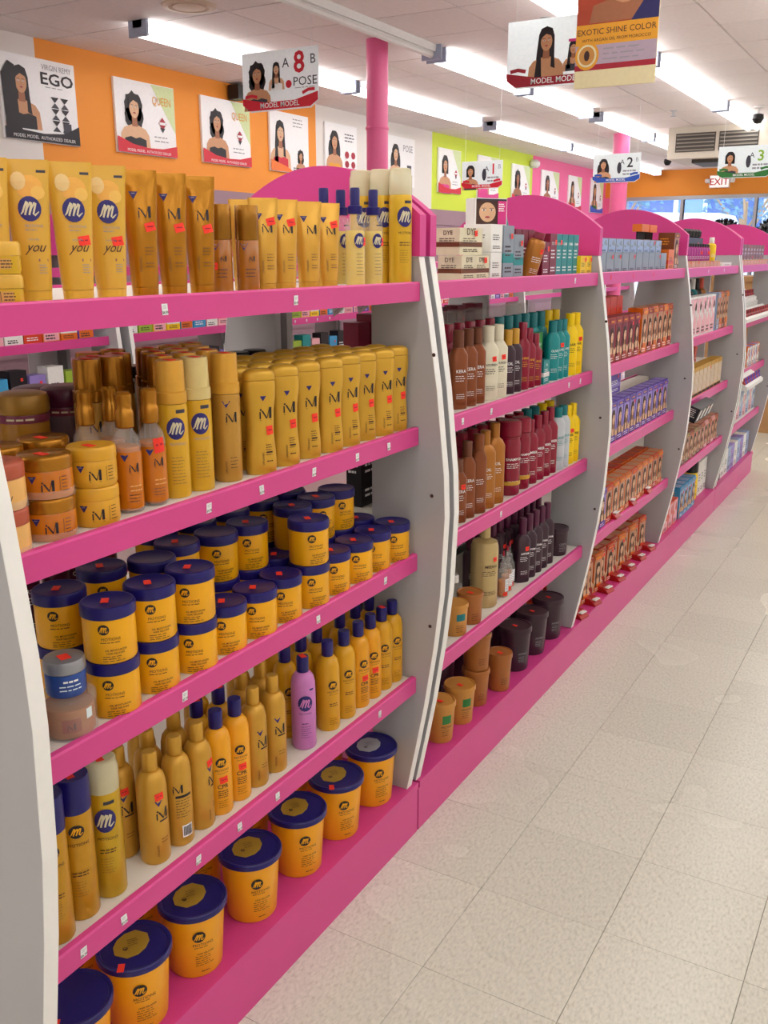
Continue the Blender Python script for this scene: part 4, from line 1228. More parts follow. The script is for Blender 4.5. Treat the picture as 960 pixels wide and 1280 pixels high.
def ribbon(m, txt, size=.045):
    def f(p, w, h):
        p.poly([(-w / 2, .13 * h), (-w * .40, .02 * h), (w * .40, .02 * h), (w / 2, .12 * h), (w / 2, .26 * h), (w * .2, .15 * h), (-w * .2, .15 * h), (-w / 2, .24 * h)], m, 8)
        p.stroke([(-w * .46, .26 * h), (-w * .38, .28 * h), (-w * .30, .25 * h)], .012 * 1.5, m, 8); p.stroke([(w * .46, .30 * h), (w * .38, .30 * h), (w * .30, .25 * h)], .018, m, 8)
        if txt: p.text(txt, 0, .055 * h, size, M_PRWHITE, 9, bold=.01)
    return f
def shp(w, h): return [(-w / 2, .13 * h), (-w * .40, 0), (w * .40, 0), (w / 2, .12 * h), (w / 2, h), (-w / 2, h)]
def s8(p, w, h):
    portrait(p, -w * .30, h * .62, .105, 'curly', M_SKIN, None, M_GRAPH, lay=1); portrait(p, -w * .04, h * .68, .060, 'long', M_SKIN2, None, M_PRWHITE, lay=1)
    p.text('A', w * .085, h * .70, .075, M_GRAPH, 2); p.text('8', w * .26, h * .60, .165, M_RED, 2, bold=.02); p.text('B', w * .44, h * .72, .075, M_GRAPH, 2)
    p.ell(w * .12, h * .42, .022, .022, M_RED, 2); p.text('POSE', w * .335, h * .38, .070, M_GRAPH, 2, sx=1.1); p.lines(w * .2, h * .35, w * .26, 1, .02, .004, M_PRGREY, 2)
    ribbon(M_RED, 'MODEL MODEL', .042)(p, w, h)
sign(-3.92, -3.36, 2.345, 2.68, 5.0, 'white hanging sign with red 8 between letters A and B', s8, M_SIGN, shp)
def sA(p, w, h):
    portrait(p, -w * .10, h * .66, .10, 'long', M_SKIN, None, None, lay=1); portrait(p, w * .17, h * .52, .055, 'long', M_SKIN, None, M_GRAPH, lay=1)
    p.rect(w * .12, h * .62, w * .24, h * .66, M_PRPINK, 2); p.text('A', w * .34, h * .68, .085, M_GRAPH, 2)
    p.poly([(w * .34 + .024 * math.cos(R(a)), h * .40 + .026 * math.sin(R(a))) for a in range(30, 390, 60)], M_PRPINK, 2); p.ell(w * .34, h * .40, .014, .014, M_PRGOLD, 3)
    ribbon(M_REDD, 'MODEL MODEL', .038)(p, w, h)
sign(-2.16, -1.62, 2.34, 2.665, 5.0, 'white hanging sign with letter A left of the large rust sign', sA, M_SIGN, shp)
def sR(p, w, h):
    p.rect(-w / 2, .24, w / 2, h, M_PRRUST)
    p.poly([(w * -.5, .25), (w * -.5, .30), (-.05, .33), (.11, .34), (w * .5, .36), (w * .5, .25)], M_SKIND, 1)
    p.ell(.030, .465, .105, .150, M_SKIN, 2, 26); p.ell(.02, .362, .036, .013, M_LIPS, 3, 14); p.stroke([(-.012, .362), (.02, .358), (.054, .364)], .003, M_BROWNP, 3.4)
    for sx in (-.02, .075): p.ell(sx, .49, .020, .009, M_PRWHITE, 3, 12, 1); p.ell(sx, .49, .009, .009, M_INK, 4, 10, 1)
    p.poly([(-w / 2, .24), (-w / 2, h), (-.06, h), (-.085, .46), (-.10, .34), (-.12, .24)], M_PRRUST, 3)
    p.poly([(w * .16, .24), (w * .5, .24), (w * .5, .40), (w * .40, .36)], mat('printed dark blue', '#2a2860', .5), 3)
    p.rect(-w / 2, .165, w / 2, .245, M_PRGOLD, 5); p.text('EXOTIC SHINE COLOR', 0, .205, .0325, M_BROWNP, 6); p.text('WITH ARGAN OIL FROM MOROCCO', 0, .178, .0175, M_BROWNP, 6)
    p.rect(-w / 2, .090, w / 2, .165, M_PRLAV, 5); p.lines(-w * .15, .150, w * .6, 3, .020, .005, M_PRGREY, 3, 6)
    p.rect(-w / 2, .068, w / 2, .090, M_REDD, 5); p.rect(-w / 2, 0, w / 2, .068, M_PRCREAM, 5)
    p.ell(-w * .35, .125, .052, .055, M_PRGOLD, 7); p.ell(-w * .35, .125, .042, .044, M_PRCREAM, 8); p.ell(-w * .35, .125, .034, .036, M_TAN, 9); p.ell(-w * .35, .125, .012, .020, M_BROWNP, 10)
sign(-1.50, -1.155, 2.185, 2.83, 4.2, 'large rust and gold hanging sign with cropped face and argan emblem', sR, M_PRCREAM)
def s2(num, nm, ban, hair):
    def f(p, w, h):
        portrait(p, -w * .28, h * .62, .080, hair, M_SKIN, None, M_GRAPH, lay=1); p.ell(w * .06, h * .5, .020, .05, M_GRAPH, 2)
        p.text('A', w * .12, h * .62, .06, M_GRAPH, 2); p.text(num, w * .28, h * .52, .12, nm, 2, bold=.015); p.text('B', w * .43, h * .70, .05, M_PRGREY, 2)
        p.lines(w * .14, h * .42, w * .28, 2, .028, .014, M_PRGREY, 2)
        ribbon(ban, 'MODEL MODEL', .026)(p, w, h)
    return f
sign(-2.99, -2.55, 2.14, 2.39, 9.0, 'white hanging sign with number 2 and blue ribbon', s2('2', M_INK, M_BLUE, 'wavy'), M_SIGN, shp)
sign(-1.87, -1.42, 2.14, 2.40, 9.0, 'white hanging sign with green number 3 and green ribbon', s2('3', mat('printed lime', '#8ab82a', .45), M_GREENP, 'bob'), M_SIGN, shp)
sign(-3.86, -3.47, 2.06, 2.29, 8.0, 'small white hanging sign with red number 1 over the lime wall', s2('1', M_RED, M_RED, 'bob'), M_SIGN, shp)

# ------------------------------------------------------------------ the gondolas
XC = -1.29
PROF = [(-1.048, .149), (-1.022, .28), (-1.0, .40), (-.976, .56), (-.960, .70), (-.951, .90), (-.955, 1.0), (-.977, 1.2), (-1.002, 1.36), (-1.027, 1.495)]
SH = [1.435, 1.105, .795, .470]
def gondola(nm, y0, y1, bays, dx, lab):
    """bays: list of (left inner y, right inner y); panels fill between"""
    g = empty(nm, (XC + dx, (y0 + y1) / 2, 0)); tag(g, lab, 'shelf')
    ox, oy = -XC, -(y0 + y1) / 2
    def P(name, mb, parent=g, sm=.5): return link(name, mb.mesh(name, sm), parent)
    P('base', MB().box(-1.04 + ox, -1.54 + ox, y0 + oy, y1 + oy, 0, .128, M_PINK))
    P('base_deck', MB().box(-1.037 + ox, -1.543 + ox, y0 + oy + .002, y1 + oy - .002, .128, .148, M_PINK))
    edges = sorted({round(b[0], 3) for b in bays} | {round(b[1], 3) for b in bays})
    pan = [(bays[0][0] - .025, bays[0][0])] + [(a[1], b[0]) for a, b in zip(bays, bays[1:])] + [(bays[-1][1], bays[-1][1] + .025)]
    for (a, b) in pan:
        for side in (1, -1):
            fr = [(XC + side * (x - XC) + ox, z) for x, z in PROF]
            bk = XC + side * .14 + ox
            pts = fr + [(bk, 1.495), (bk, .149)]
            pn = P('side_panel', MB().prism_y(pts, a + oy + .0006, b + oy - .0006, M_WHITE))
            # edge band strip
            e = MB()
            for (p0, p1) in zip(fr, fr[1:]):
                t = .0015 * side
                vs = [(p0[0], a + oy, p0[1]), (p1[0], a + oy, p1[1]), (p1[0] + t, a + oy, p1[1]), (p0[0] + t, a + oy, p0[1]),
                      (p0[0], b + oy, p0[1]), (p1[0], b + oy, p1[1]), (p1[0] + t, b + oy, p1[1]), (p0[0] + t, b + oy, p0[1])]
                e.add(vs, [(0, 1, 2, 3), (7, 6, 5, 4), (3, 2, 6, 7), (0, 4, 5, 1), (1, 5, 6, 2), (0, 3, 7, 4)], M_EDGE)
            link('edge_band', e.mesh('edge', 0), pn)
        cr = []
        for i in range(25):
            t = -1 + 2 * i / 24
            cr.append((t * .267 + XC + ox, 1.697 - .112 * t * t))
        c = [(cr[0][0], 1.496)] + cr + [(cr[-1][0], 1.496)]
        P('crown_board', MB().prism_y(list(reversed(c)), a + oy - .002, b + oy + .002, M_PINKC), sm=.5)
    shelves = {}
    for bi, (a, b) in enumerate(bays):
        for si, z in enumerate(SH):
            s = P('shelf', MB().box(-1.036 + ox, -1.544 + ox, a + oy + .001, b + oy - .001, z - .022, z, M_SHELF))
            shelves[(bi, si)] = (s, ox, oy)
            for side in (1, -1):
                x0 = XC + side * (-1.022 - XC) + ox; x1 = XC + side * (-1.0355 - XC) + ox
                lp = MB().prism_y([(x0, z - .036), (x0, z + .003), (x0 - side * .003, z + .006), (x1, z + .006), (x1, z - .036)], a + oy + .001, b + oy - .001, M_PINK)
                link('lip', lp.mesh('lip', .5), s)
        if bi == 0 or True:
            for zz in (1.28, .95, .62):
                P('shelf_pin', MB().lathe([(.0045, 0), (.0045, .0008)], M_BROWNP, 10)).matrix_local = Matrix.Translation((-.985 + ox, b + oy - .0004, zz)) @ Matrix.Rotation(PI / 2, 4, 'X')
    return g, shelves
def price_tags(sh, bi, si, ys, red=False):
    s, ox, oy = sh[(bi, si)]
    z = SH[si]
    for k, y in enumerate(ys):
        p = Print(lambda u, v, e: (-1.0218 + ox + e, y + oy + u + v * random.Random(k).uniform(-.1, .1), z - .031 + v), .0006)
        if red: p.rect(-.004, .010, .004, .026, M_STICK)
        else:
            p.rect(-.0065, .007, .0065, .024, M_PAPER); p.text('$%d.99' % (3 + (k * 3 + si) % 7), 0, .009, .0058, M_INK, 1, bold=.01); p.lines(-.004, .021, .008, 2, .003, .0008, M_PRGREY, k)
        link('price_tag', p.mesh(), s)

g1, sh1 = gondola('gondola_shelf', .718, 1.962, [(.748, 1.915)], 0, 'nearest pink and white shelving bay with curved white side panels')
g2, sh2 = gondola('gondola_shelf', 1.968, 5.735, [(1.99, 3.190), (3.215, 4.435), (4.46, 5.70)], 0, 'long pink and white shelving run of three bays in the middle')
g3, sh3 = gondola('gondola_shelf', 5.741, 7.00, [(5.775, 6.965)], 0, 'farthest pink and white shelving bay at the aisle end')
DX2 = -2.515
g4, sh4 = gondola('gondola_shelf', 2.10, 3.41, [(2.14, 3.375)], DX2, 'pink shelving bay behind the nearest one, seen through its left gap')
g5, sh5 = gondola('gondola_shelf', 3.45, 4.75, [(3.485, 4.715)], DX2, 'pink shelving bay of the next aisle, middle of three seen through gap')
g7, sh7 = gondola('gondola_shelf', 6.10, 12.4, [(6.12, 7.36), (7.39, 8.63), (8.66, 9.9), (9.93, 11.15), (11.18, 12.36)], DX2, 'long pink shelving run of the next aisle, glimpsed behind second bay')
g6, sh6 = gondola('gondola_shelf', 4.79, 6.09, [(4.825, 6.055)], DX2, 'pink shelving bay of the next aisle, seen above gold shampoo bottles')
price_tags(sh1, 0, 0, [1.433, 1.093])
price_tags(sh1, 0, 1, [1.168, 1.315, 1.48, 1.643, 1.775])
price_tags(sh1, 0, 2, [1.083, 1.487, 1.758])
price_tags(sh1, 0, 3, [.825, .913, 1.092, 1.211, 1.331, 1.733])
price_tags(sh2, 0, 0, [2.956]); price_tags(sh2, 0, 1, [3.061, 2.951, 2.329, 2.153]); price_tags(sh2, 0, 2, [2.42])
price_tags(sh2, 1, 0, [3.333, 3.612, 3.899], True); price_tags(sh2, 2, 0, [4.918, 5.3])
price_tags(sh6, 0, 1, [4.95, 5.08, 5.2, 5.35])

# ------------------------------------------------------------------ goods, nearest bay
Z1, Z2, Z3, Z4, ZB = [z + .0005 for z in SH] + [.1485]
A = -.62   # most round goods are turned to face the aisle entrance
T1, T2, T3, T4, TB = ('top shelf of nearest bay', 'second shelf of nearest bay', 'third shelf of nearest bay', 'fourth shelf of nearest bay', 'base of nearest bay')
rj = lambda s=.12: random.uniform(-s, s)
# top shelf
for i in range(2): put('jar_square', -1.062, .830, Z1 + i * .0405, -.55, 'jar', 'square yellow jar', 'jar', ('lower', 'upper')[i] + ' of two stacked', T1, stick=0)
for i, (x, y) in enumerate([(-1.118, .868), (-1.096, .918), (-1.072, .972), (-1.072, 1.036)]):
    put('tube_m', x, y, Z1, -.72 + rj(.04), 'squeeze_tube', 'pale yellow tube with navy badge', 'tube', '', T1, stick=1 if i > 1 else 0)
for i, y in enumerate([1.112, 1.178, 1.246]): put(('tube_im', 'bronze'), -1.078, y, Z1, -.75 + rj(.04), 'squeeze_tube', 'bronze gold tube', 'tube', '', T1, stick=1)
put('bronze_cylinder', -1.088, 1.308, Z1, -1.0, 'bottle', 'bronze capped amber cylinder', 'bottle', 'front row', T1, stick=1)
put('bronze_cylinder', -1.070, 1.360, Z1, -.9, 'bottle', 'bronze capped amber cylinder', 'bottle', 'front row', T1, stick=0)
put('bronze_cylinder', -1.14, 1.345, Z1, -.9, 'bottle', 'bronze capped amber cylinder', 'bottle', 'behind', T1, stick=0)
for i, y in enumerate([1.416, 1.478, 1.556, 1.622]): put(('tube_im', 'light'), -1.076, y, Z1, -.72 + rj(.05), 'squeeze_tube', 'light gold tube', 'tube', '', T1, stick=1 if i != 2 else 0)
put(('tube_im', 'light'), -1.14, 1.44, Z1, -.72, 'squeeze_tube', 'light gold tube, half hidden behind others', 'tube', '', T1, stick=0)
for i, (x, y) in enumerate([(-1.074, 1.724), (-1.072, 1.794)]): put('mist_bottle', x, y, Z1, -.68, 'spray_bottle', 'yellow oil spray with blue cap', 'bottle', 'front row', T1, stick=1)
for i, (x, y) in enumerate([(-1.135, 1.700), (-1.135, 1.765)]): put('mist_bottle', x, y, Z1, -.68, 'spray_bottle', 'yellow oil spray with blue cap', 'bottle', 'back row', T1, stick=0)
for i, (x, y) in enumerate([(-1.068, 1.876), (-1.100, 1.852 + .02), (-1.128, 1.865)]): pass
put('can_tall', -1.108, 1.887 + .001, Z1, -.80, 'spray_can', 'tall yellow can with frosted cap', 'spray can', 'back', T1, stick=0)
put('can_tall', -1.058, 1.887, Z1, -.72, 'spray_can', 'tall yellow can with frosted cap', 'spray can', 'front', T1, stick=0)
put('can_tall', -1.160, 1.888, Z1, -.80, 'spray_can', 'tall yellow can with frosted cap', 'spray can', 'rearmost', T1, stick=0)
# second shelf
for i in range(2): put(('jar_low', 'peach'), -1.070, .799, Z2 + i * .0645, A, 'jar', 'peach jar with brick red lid', 'jar', ('lower', 'upper')[i] + ' of stack', T2, stick=0)
for i in range(2): put(('jar_low', 'amber'), -1.080, .890, Z2 + i * .0615, A, 'jar', 'amber jar with copper lid', 'jar', ('lower', 'upper')[i] + ' of front stack', T2, stick=i)
for i in range(2): put(('jar_low', 'yellow'), -1.076, .974, Z2 + i * .0605, A, 'jar', 'round yellow jar', 'jar', ('lower', 'upper')[i] + ' of front stack', T2, stick=i)
for (x, y, v, n) in [(-1.168, .80, 'peach', 2), (-1.172, .882, 'amber', 2), (-1.168, .964, 'amber', 2)]:
    for i in range(n): put(('jar_low', v), x, y, Z2 + i * .0645, A, 'jar', {'peach': 'peach jar with brick red lid', 'amber': 'amber jar with copper lid'}[v], 'jar', 'in back row', T2, True, stick=i)
for i, (x, y) in enumerate([(-1.080, 1.050), (-1.078, 1.103)]): put('serum', x, y, Z2, A, 'serum_bottle', 'amber serum bottle, copper pump cap', 'bottle', 'front row', T2, stick=i)
for i, (x, y) in enumerate([(-1.150, 1.035), (-1.146, 1.085)]): put('serum', x, y, Z2, A, 'serum_bottle', 'amber serum bottle, copper pump cap', 'bottle', 'back row', T2, stick=0)
put(('mousse', 'gold', 'm'), -1.085, 1.162, Z2, A, 'foam_bottle', 'yellow foam bottle with gold cap', 'bottle', 'front row', T2, stick=1)
put(('mousse', 'cream', 'm'), -1.083, 1.220, Z2, A, 'foam_bottle', 'yellow foam bottle with cream cap', 'bottle', 'front row', T2, stick=1)
put(('mousse', 'gold', 'im'), -1.083, 1.298, Z2, -.7, 'foam_bottle', 'gold foam bottle with gold cap', 'bottle', 'front row', T2, stick=1)
for i in range(3):
    for j in range(5):
        x = -1.150 - i * .058 - (.03 if j < 2 else 0); y = 1.095 + j * .058 + i * .045
        if j < 2 and i == 0: x, y = -1.215, 1.105 + j * .055
        put(('mousse', 'copper' if j < 3 else 'gold', 'im'), x, y, Z2, A, 'foam_bottle', 'copper capped foam bottle', 'bottle', ('second', 'third', 'fourth')[i] + ' row', T2, False, stick=.8)
put(('jar_dome', 'gold'), -1.29, 1.030, Z2 + .062, A, 'jar', 'amber dome jar with olive lid', 'jar', 'behind the small jars', T2, stick=0)
put(('jar_dome', 'plum'), -1.29, 1.122, Z2 + .062, A, 'jar', 'grey jar with plum dome lid', 'jar', 'behind the small jars', T2, stick=0)
put(('jar_dome', 'gold'), -1.30, 1.055, Z2 - .0, A, 'jar', 'amber dome jar, lower one', 'jar', 'behind the small jars', T2, stick=0) if False else None
put(('jar_dome', 'plum'), -1.40, 1.15, Z2 + .05, A, 'jar', 'grey jar with plum dome lid', 'jar', 'rearmost', T2, stick=0)
ysh = [1.370, 1.449, 1.527, 1.601, 1.674, 1.745, 1.814, 1.882]
for i, y in enumerate(ysh): put('shampoo', -1.064 - .003 * (i % 3), y, Z2, -.62 + rj(.05), 'shampoo_bottle', 'gold shampoo bottle', 'bottle', 'front row', T2, stick=1)
for r_ in range(1, 4):
    for i, y in enumerate(ysh):
        if r_ > 1 and i > 6: continue
        yy = min(y + .003 * r_, 1.883)
        put('shampoo', -1.064 - .056 * r_, yy, Z2, -.62, 'shampoo_bottle', 'gold shampoo bottle', 'bottle', ('', 'second row', 'third row', 'fourth row')[r_], T2, stick=0)
for i in range(6): put(('bottle', 'plum plastic', 'rose_cap' if False else 'magenta_box', .165, .026, .78, .8), -1.33, 1.43 + i * .064, Z2, A, 'jar', 'plum bottle with magenta cap', 'bottle', 'rear side', T2, True, stick=0)
for i in range(9): put(('bottle', 'white_box', 'black plastic', .168, .030, .85, .9), -1.46, 1.36 + i * .066 - .02, Z2, A, 'bottle', 'white bottle with wide black cap', 'bottle', 'rear side', T2, True, stick=0)
# third shelf: navy lidded jars
D3 = 'yellow jar with navy lid'
front3 = [(.974, 2), (1.070, 2), (1.164, 2), (1.253, 1), (1.341, 1), (1.430, 1), (1.524, 2), (1.612, 1), (1.700, 1), (1.787, 1), (1.871, 1)]
for i, (y, n) in enumerate(front3):
    for k in range(n):
        put('jar_navy', -1.068 - .004 * (i % 2), y, Z3 + k * .0925, A + rj(.18) if i % 5 else A - .05, 'jar', D3, 'jar', 'lower front row' if k == 0 else 'upper front row', T3, stick=1 if (k == n - 1) else 0)
for (x, y, n) in [(-1.178, .975, 2), (-1.205, 1.092, 2), (-1.162, 1.170, 2), (-1.190, 1.266, 2), (-1.168, 1.353, 2), (-1.160, 1.440, 2), (-1.158, 1.528, 1), (-1.158, 1.594, 2) , (-1.156, 1.682, 2), (-1.160, 1.770, 2), (-1.160, 1.860, 1),
                  (-1.275, 1.30, 2), (-1.262, 1.400, 2), (-1.255, 1.50, 2), (-1.25, 1.60, 2), (-1.25, 1.70, 2), (-1.255, 1.80, 1)]:
    for k in range(n): put('jar_navy', x, y, Z3 + k * .0925, A + rj(.3), 'jar', D3, 'jar', ('lower ' if k == 0 else 'upper ') + ('third row' if x < -1.22 else 'second row'), T3, False, stick=.75 if k == n - 1 else 0)
put('jar_shell', -1.072, .884, Z3, A, 'jar', 'clear shelled amber jar', 'jar', 'under blue jar', T3, stick=0)
put('jar_blue', -1.072, .884, Z3 + .0665, A, 'jar', 'blue jar with silver lid', 'jar', 'stacked on amber jar', T3)
put('jar_shell', -1.062, .845 - .030 + .028, Z3, A, 'jar', 'clear shelled amber jar', 'jar', 'cut by the left panel', T3, stick=0) if False else None
put('jar_blue', -1.090, .795, Z3 + .0665, A, 'jar', 'blue jar with silver lid', 'jar', 'behind the front one', T3)
put('jar_shell', -1.090, .795, Z3, A, 'jar', 'clear shelled amber jar', 'jar', 'behind the front one', T3, stick=0)
for i in range(5): put(('bottle', 'plum plastic', 'dark plum plastic', .21, .026, .8, .5, 'ORS'), -1.40 - .01 * (i % 2), 1.03 + i * .062, Z3, A, 'bottle', 'dark plum bottle', 'bottle', 'rear side', T3, True, stick=0)
for i in range(3): put(('tub', 'white_box', 'navy plastic', .13, .036, .95), -1.35, 1.70 + i * .08, Z3, A, 'tub', 'white tub with navy lid', 'tub', 'rear side', T3, True, stick=0)
# fourth shelf
put('can_navy', -1.070, .820, Z4, A, 'spray_can', 'mustard can with navy cap', 'spray can', 'cut by left panel', T4, stick=0)
put('can_navy', -1.080, .881, Z4, A - .1, 'spray_can', 'mustard can with navy cap', 'spray can', 'fully visible', T4, stick=1)
put('can_clear', -1.080, .943, Z4, A - .2, 'spray_can', 'olive gold can with frosted cap', 'spray can', '', T4, stick=1)
F4 = [(1.046, 'gold', 1), (1.108, 'goldback', 0), (1.166, 'gold', 1), (1.220, 'yellow_cpr', 1), (1.276, 'yellow_cpr', 1), (1.332, 'gold', 0), (1.396, 'gold', 0), (1.504, 'pink', 1), (1.599, 'yellow', 0), (1.666, 'yellow', 0), (1.728, 'yellow_cpr', 1), (1.783, 'yellow_cpr', 1), (1.836, 'yellow', 1), (1.887, 'yellow', 0)]
DN = {'gold': 'gold lotion bottle', 'goldback': 'gold lotion bottle with barcode', 'yellow_cpr': 'amber yellow bottle with navy cap', 'pink': 'lilac bottle with navy cap', 'yellow': 'yellow bottle with navy cap'}
for i, (y, v, s) in enumerate(F4): put(('lotion', v), -1.077, y, Z4, {0: -.45, 2: .0, 7: -.8}.get(i, A + rj(.15)), 'lotion_bottle', DN[v], 'bottle', 'front row', T4, stick=s)
for (x, y, v) in [(-1.137, 1.03, 'gold'), (-1.135, 1.10, 'gold'), (-1.19, 1.14, 'gold'), (-1.140, 1.175, 'gold'), (-1.137, 1.235, 'yellow'), (-1.137, 1.30, 'yellow'), (-1.195, 1.30, 'yellow'), (-1.140, 1.375, 'gold'), (-1.140, 1.438, 'gold'), (-1.20, 1.44, 'gold'),
                  (-1.140, 1.525, 'yellow'), (-1.142, 1.59, 'yellow'), (-1.140, 1.65, 'yellow'), (-1.142, 1.75, 'yellow'), (-1.142, 1.82, 'yellow'), (-1.20, 1.56, 'yellow'), (-1.20, 1.66, 'yellow'), (-1.20, 1.78, 'yellow'), (-1.20, 1.86, 'yellow'), (-1.14, 1.882, 'yellow')]:
    put(('lotion', v), x, y, Z4, A + rj(.3), 'lotion_bottle', DN[v].replace('amber yellow', 'amber'), 'bottle', 'third row' if x < -1.17 else 'second row', T4, False, stick=.5)
# base
for i, (y, v, s) in enumerate([(.866, 'lid', 1), (1.010, 'gold', 1), (1.166, 'gold', 0), (1.346, 'gold', 0), (1.518, 'gold', 0), (1.679, 'gold', 1), (1.842, 'silver', 0)]):
    put(('bucket', v), -1.112, y, ZB, A - .02, 'bucket', 'large yellow bucket with navy lid', 'bucket', 'front row', TB, stick=s)
    if i: put(('bucket', 'lid'), -1.26, y - .01, ZB, A, 'bucket', 'large yellow bucket with navy lid', 'bucket', 'in back row', TB, True, stick=0)

# ------------------------------------------------------------------ second bay
U1_, U2_, U3_, U4_, UB_ = [s % 'second bay' for s in ('top shelf of %s', 'second shelf of %s', 'third shelf of %s', 'fourth shelf of %s', 'base of %s')]
def bx(x, y, z, c, w, d, h, desc, row, place, style='lines', c2='', txt='', topc='', rz=0.0, shared=False, stick=.3):
    return put(('box', c, w, d, h, style, c2, txt, topc), x, y, z, rz, 'carton', desc, 'box', row, place, shared, stick=stick)
DX = 'brown topped cream carton'
for i in range(2): bx(-1.075, 2.235 + i * .077, Z1, 'cream_box', .074, .07, .062, DX, 'lower row', U1_, 'lines', 'brownlid', 'DYE', rz=-.1)
bx(-1.085, 2.265, Z1 + .063, 'cream_box', .11, .07, .066, DX, 'upper row', U1_, 'lines', 'brownlid', 'DYE', rz=-.1)
for k in range(2): bx(-1.075, 2.388, Z1 + k * .071, 'white_box', .072, .08, .070, 'plain white carton', ('lower', 'upper')[k] + ' of two', U1_, 'lines', '', '', rz=0, stick=0)
for i in range(2): bx(-1.07, 2.470 + i * .072, Z1, 'grey_box', .070, .07, .140 - .022 * i, 'grey carton with teal band', '', U1_, 'lines', 'teal_box', '', rz=0, stick=1)
bx(-1.10, 2.46, Z1 + .1405, 'white_box', .10, .05, .070, 'portrait carton standing on grey carton', '', U1_, 'closeup', 'white_box', 'X', '', rz=-.6)
put('cone', -1.085, 2.545, Z1 + .119, 0, 'nozzle', 'teal cone tip on grey carton', 'nozzle', '', U1_)
for i in range(3): bx(-1.10, 2.635 + i * .05, Z1, 'maroon_box', .045, .05, .135, 'maroon carton', 'in back row', U1_, 'lines', '', '', shared=True)
put(('bottle', 'amber brown bottle', 'maroon_box', .13, .026, .85, .6), -1.055, 2.66, Z1, A, 'bottle', 'copper bottle leaning', 'bottle', 'among maroon cartons', U1_, ry=.16, rx=-.2)
for i, (y, t) in enumerate([(2.755, ''), (2.815, 'CROS')]): bx(-1.065, y, Z1, 'maroon_box', .055, .06, .125 if i else .10, 'maroon carton', 'front row', U1_, 'lines', '', t)
for i in range(4): bx(-1.07, 2.885 + i * .052, Z1, 'teal_box', .048, .055, .125, 'teal carton', 'front row', U1_, 'lines', '', 'CREME')
bx(-1.075, 2.885, Z1 + 0, 'teal_box', .04, .05, .05, 'small teal carton', '', U1_) if False else None
for i in range(2): bx(-1.060, 3.085 + i * .058, Z1, 'yellow_box', .054, .06, .060, 'bright yellow carton', 'front row', U1_)
bx(-1.12, 3.09, Z1, 'yellow_box', .054, .05, .12, 'tall yellow carton', 'back row', U1_)
def bt(x, y, z, c, cap, h, r, desc, row, place, sh=.8, capr=.5, txt='', tc='white', style='r', band='', shared=False, stick=.3, rz=None):
    return put(('bottle', c, cap, h, r, sh, capr, txt, tc, style, band), x, y, z, A if rz is None else rz, 'bottle', desc, 'bottle', row, place, shared, stick=stick)
for i, y in enumerate([2.24, 2.30, 2.355]): bt(-1.07, y, Z2, 'brown bottle', 'brownlid', .205, .024, 'brown bottle', 'front row', U2_, .78, .62, 'KERA', 'white', 's')
for i, y in enumerate([2.425, 2.490]): bt(-1.068, y, Z2, 'cream plastic', 'cream plastic', .205, .028, 'cream bottle', 'front row', U2_, .78, .62, 'NOURISH', 'ink', 's')
for i, y in enumerate([2.565, 2.618]): bt(-1.068, y, Z2, 'dark plum plastic', 'gold_box', .185, .022, 'dark bottle with gold cap', 'front row', U2_, .76, .6, 'OIL', 'white', 's')
for i, y in enumerate([2.672, 2.722, 2.775]): bt(-1.066, y, Z2, 'burgundy bottle', 'burgundy bottle', .20 - .02 * i, .022, 'burgundy bottle', 'front row', U2_, .76, .6, 'SHINE', 'gold', 's')
bx(-1.06, 2.83, Z2, 'teal_box', .05, .03, .075, 'small teal and white carton', 'front row', U2_, 'lines', 'white_box', 'OIL')
bx(-1.10, 2.86, Z2, 'green_box', .06, .03, .155, 'green carton', 'back row', U2_, 'lines', '', 'AMLA')
for i, y in enumerate([2.925, 2.975, 3.022]): bt(-1.066, y, Z2, 'teal bottle', 'tealcap', .19, .023, 'teal bottle', 'front row', U2_, .8, .6, 'OLIVE', 'white', 's')
for i, y in enumerate([3.082, 3.140]): bt(-1.064, y, Z2, 'bright yellow bottle', 'bright yellow bottle', .205, .026, 'bright yellow bottle', 'front row', U2_, .8, .6, 'HAIR', 'ink', 's')
for i, c in enumerate(['burgundy bottle'] * 5 + ['teal bottle'] * 6 + ['bright yellow bottle'] * 2):
    bt(-1.13, 2.30 + i * .068, Z2, c, {'burgundy bottle': 'burgundy bottle', 'teal bottle': 'tealcap', 'bright yellow bottle': 'bright yellow bottle'}[c], .215, .024, {'burgundy bottle': 'burgundy bottle', 'teal bottle': 'teal bottle', 'bright yellow bottle': 'bright yellow bottle'}[c], 'back row', U2_, .78, .6)
for i in range(11): put(('bottle', 'teal bottle', 'clear plastic', .235, .030, .70, .95), -1.22 - .02 * (i % 2), 2.36 + i * .072, Z2, A, 'bottle', 'teal bottle with tall clear cap', 'bottle', 'rear row', U2_, False, stick=0)
for i in range(12): bx(-1.43, 2.30 + i * .07, Z2, 'maroon_box', .062, .05, .21 + .02 * (i % 2), 'maroon carton', 'rear side', U2_, shared=True)
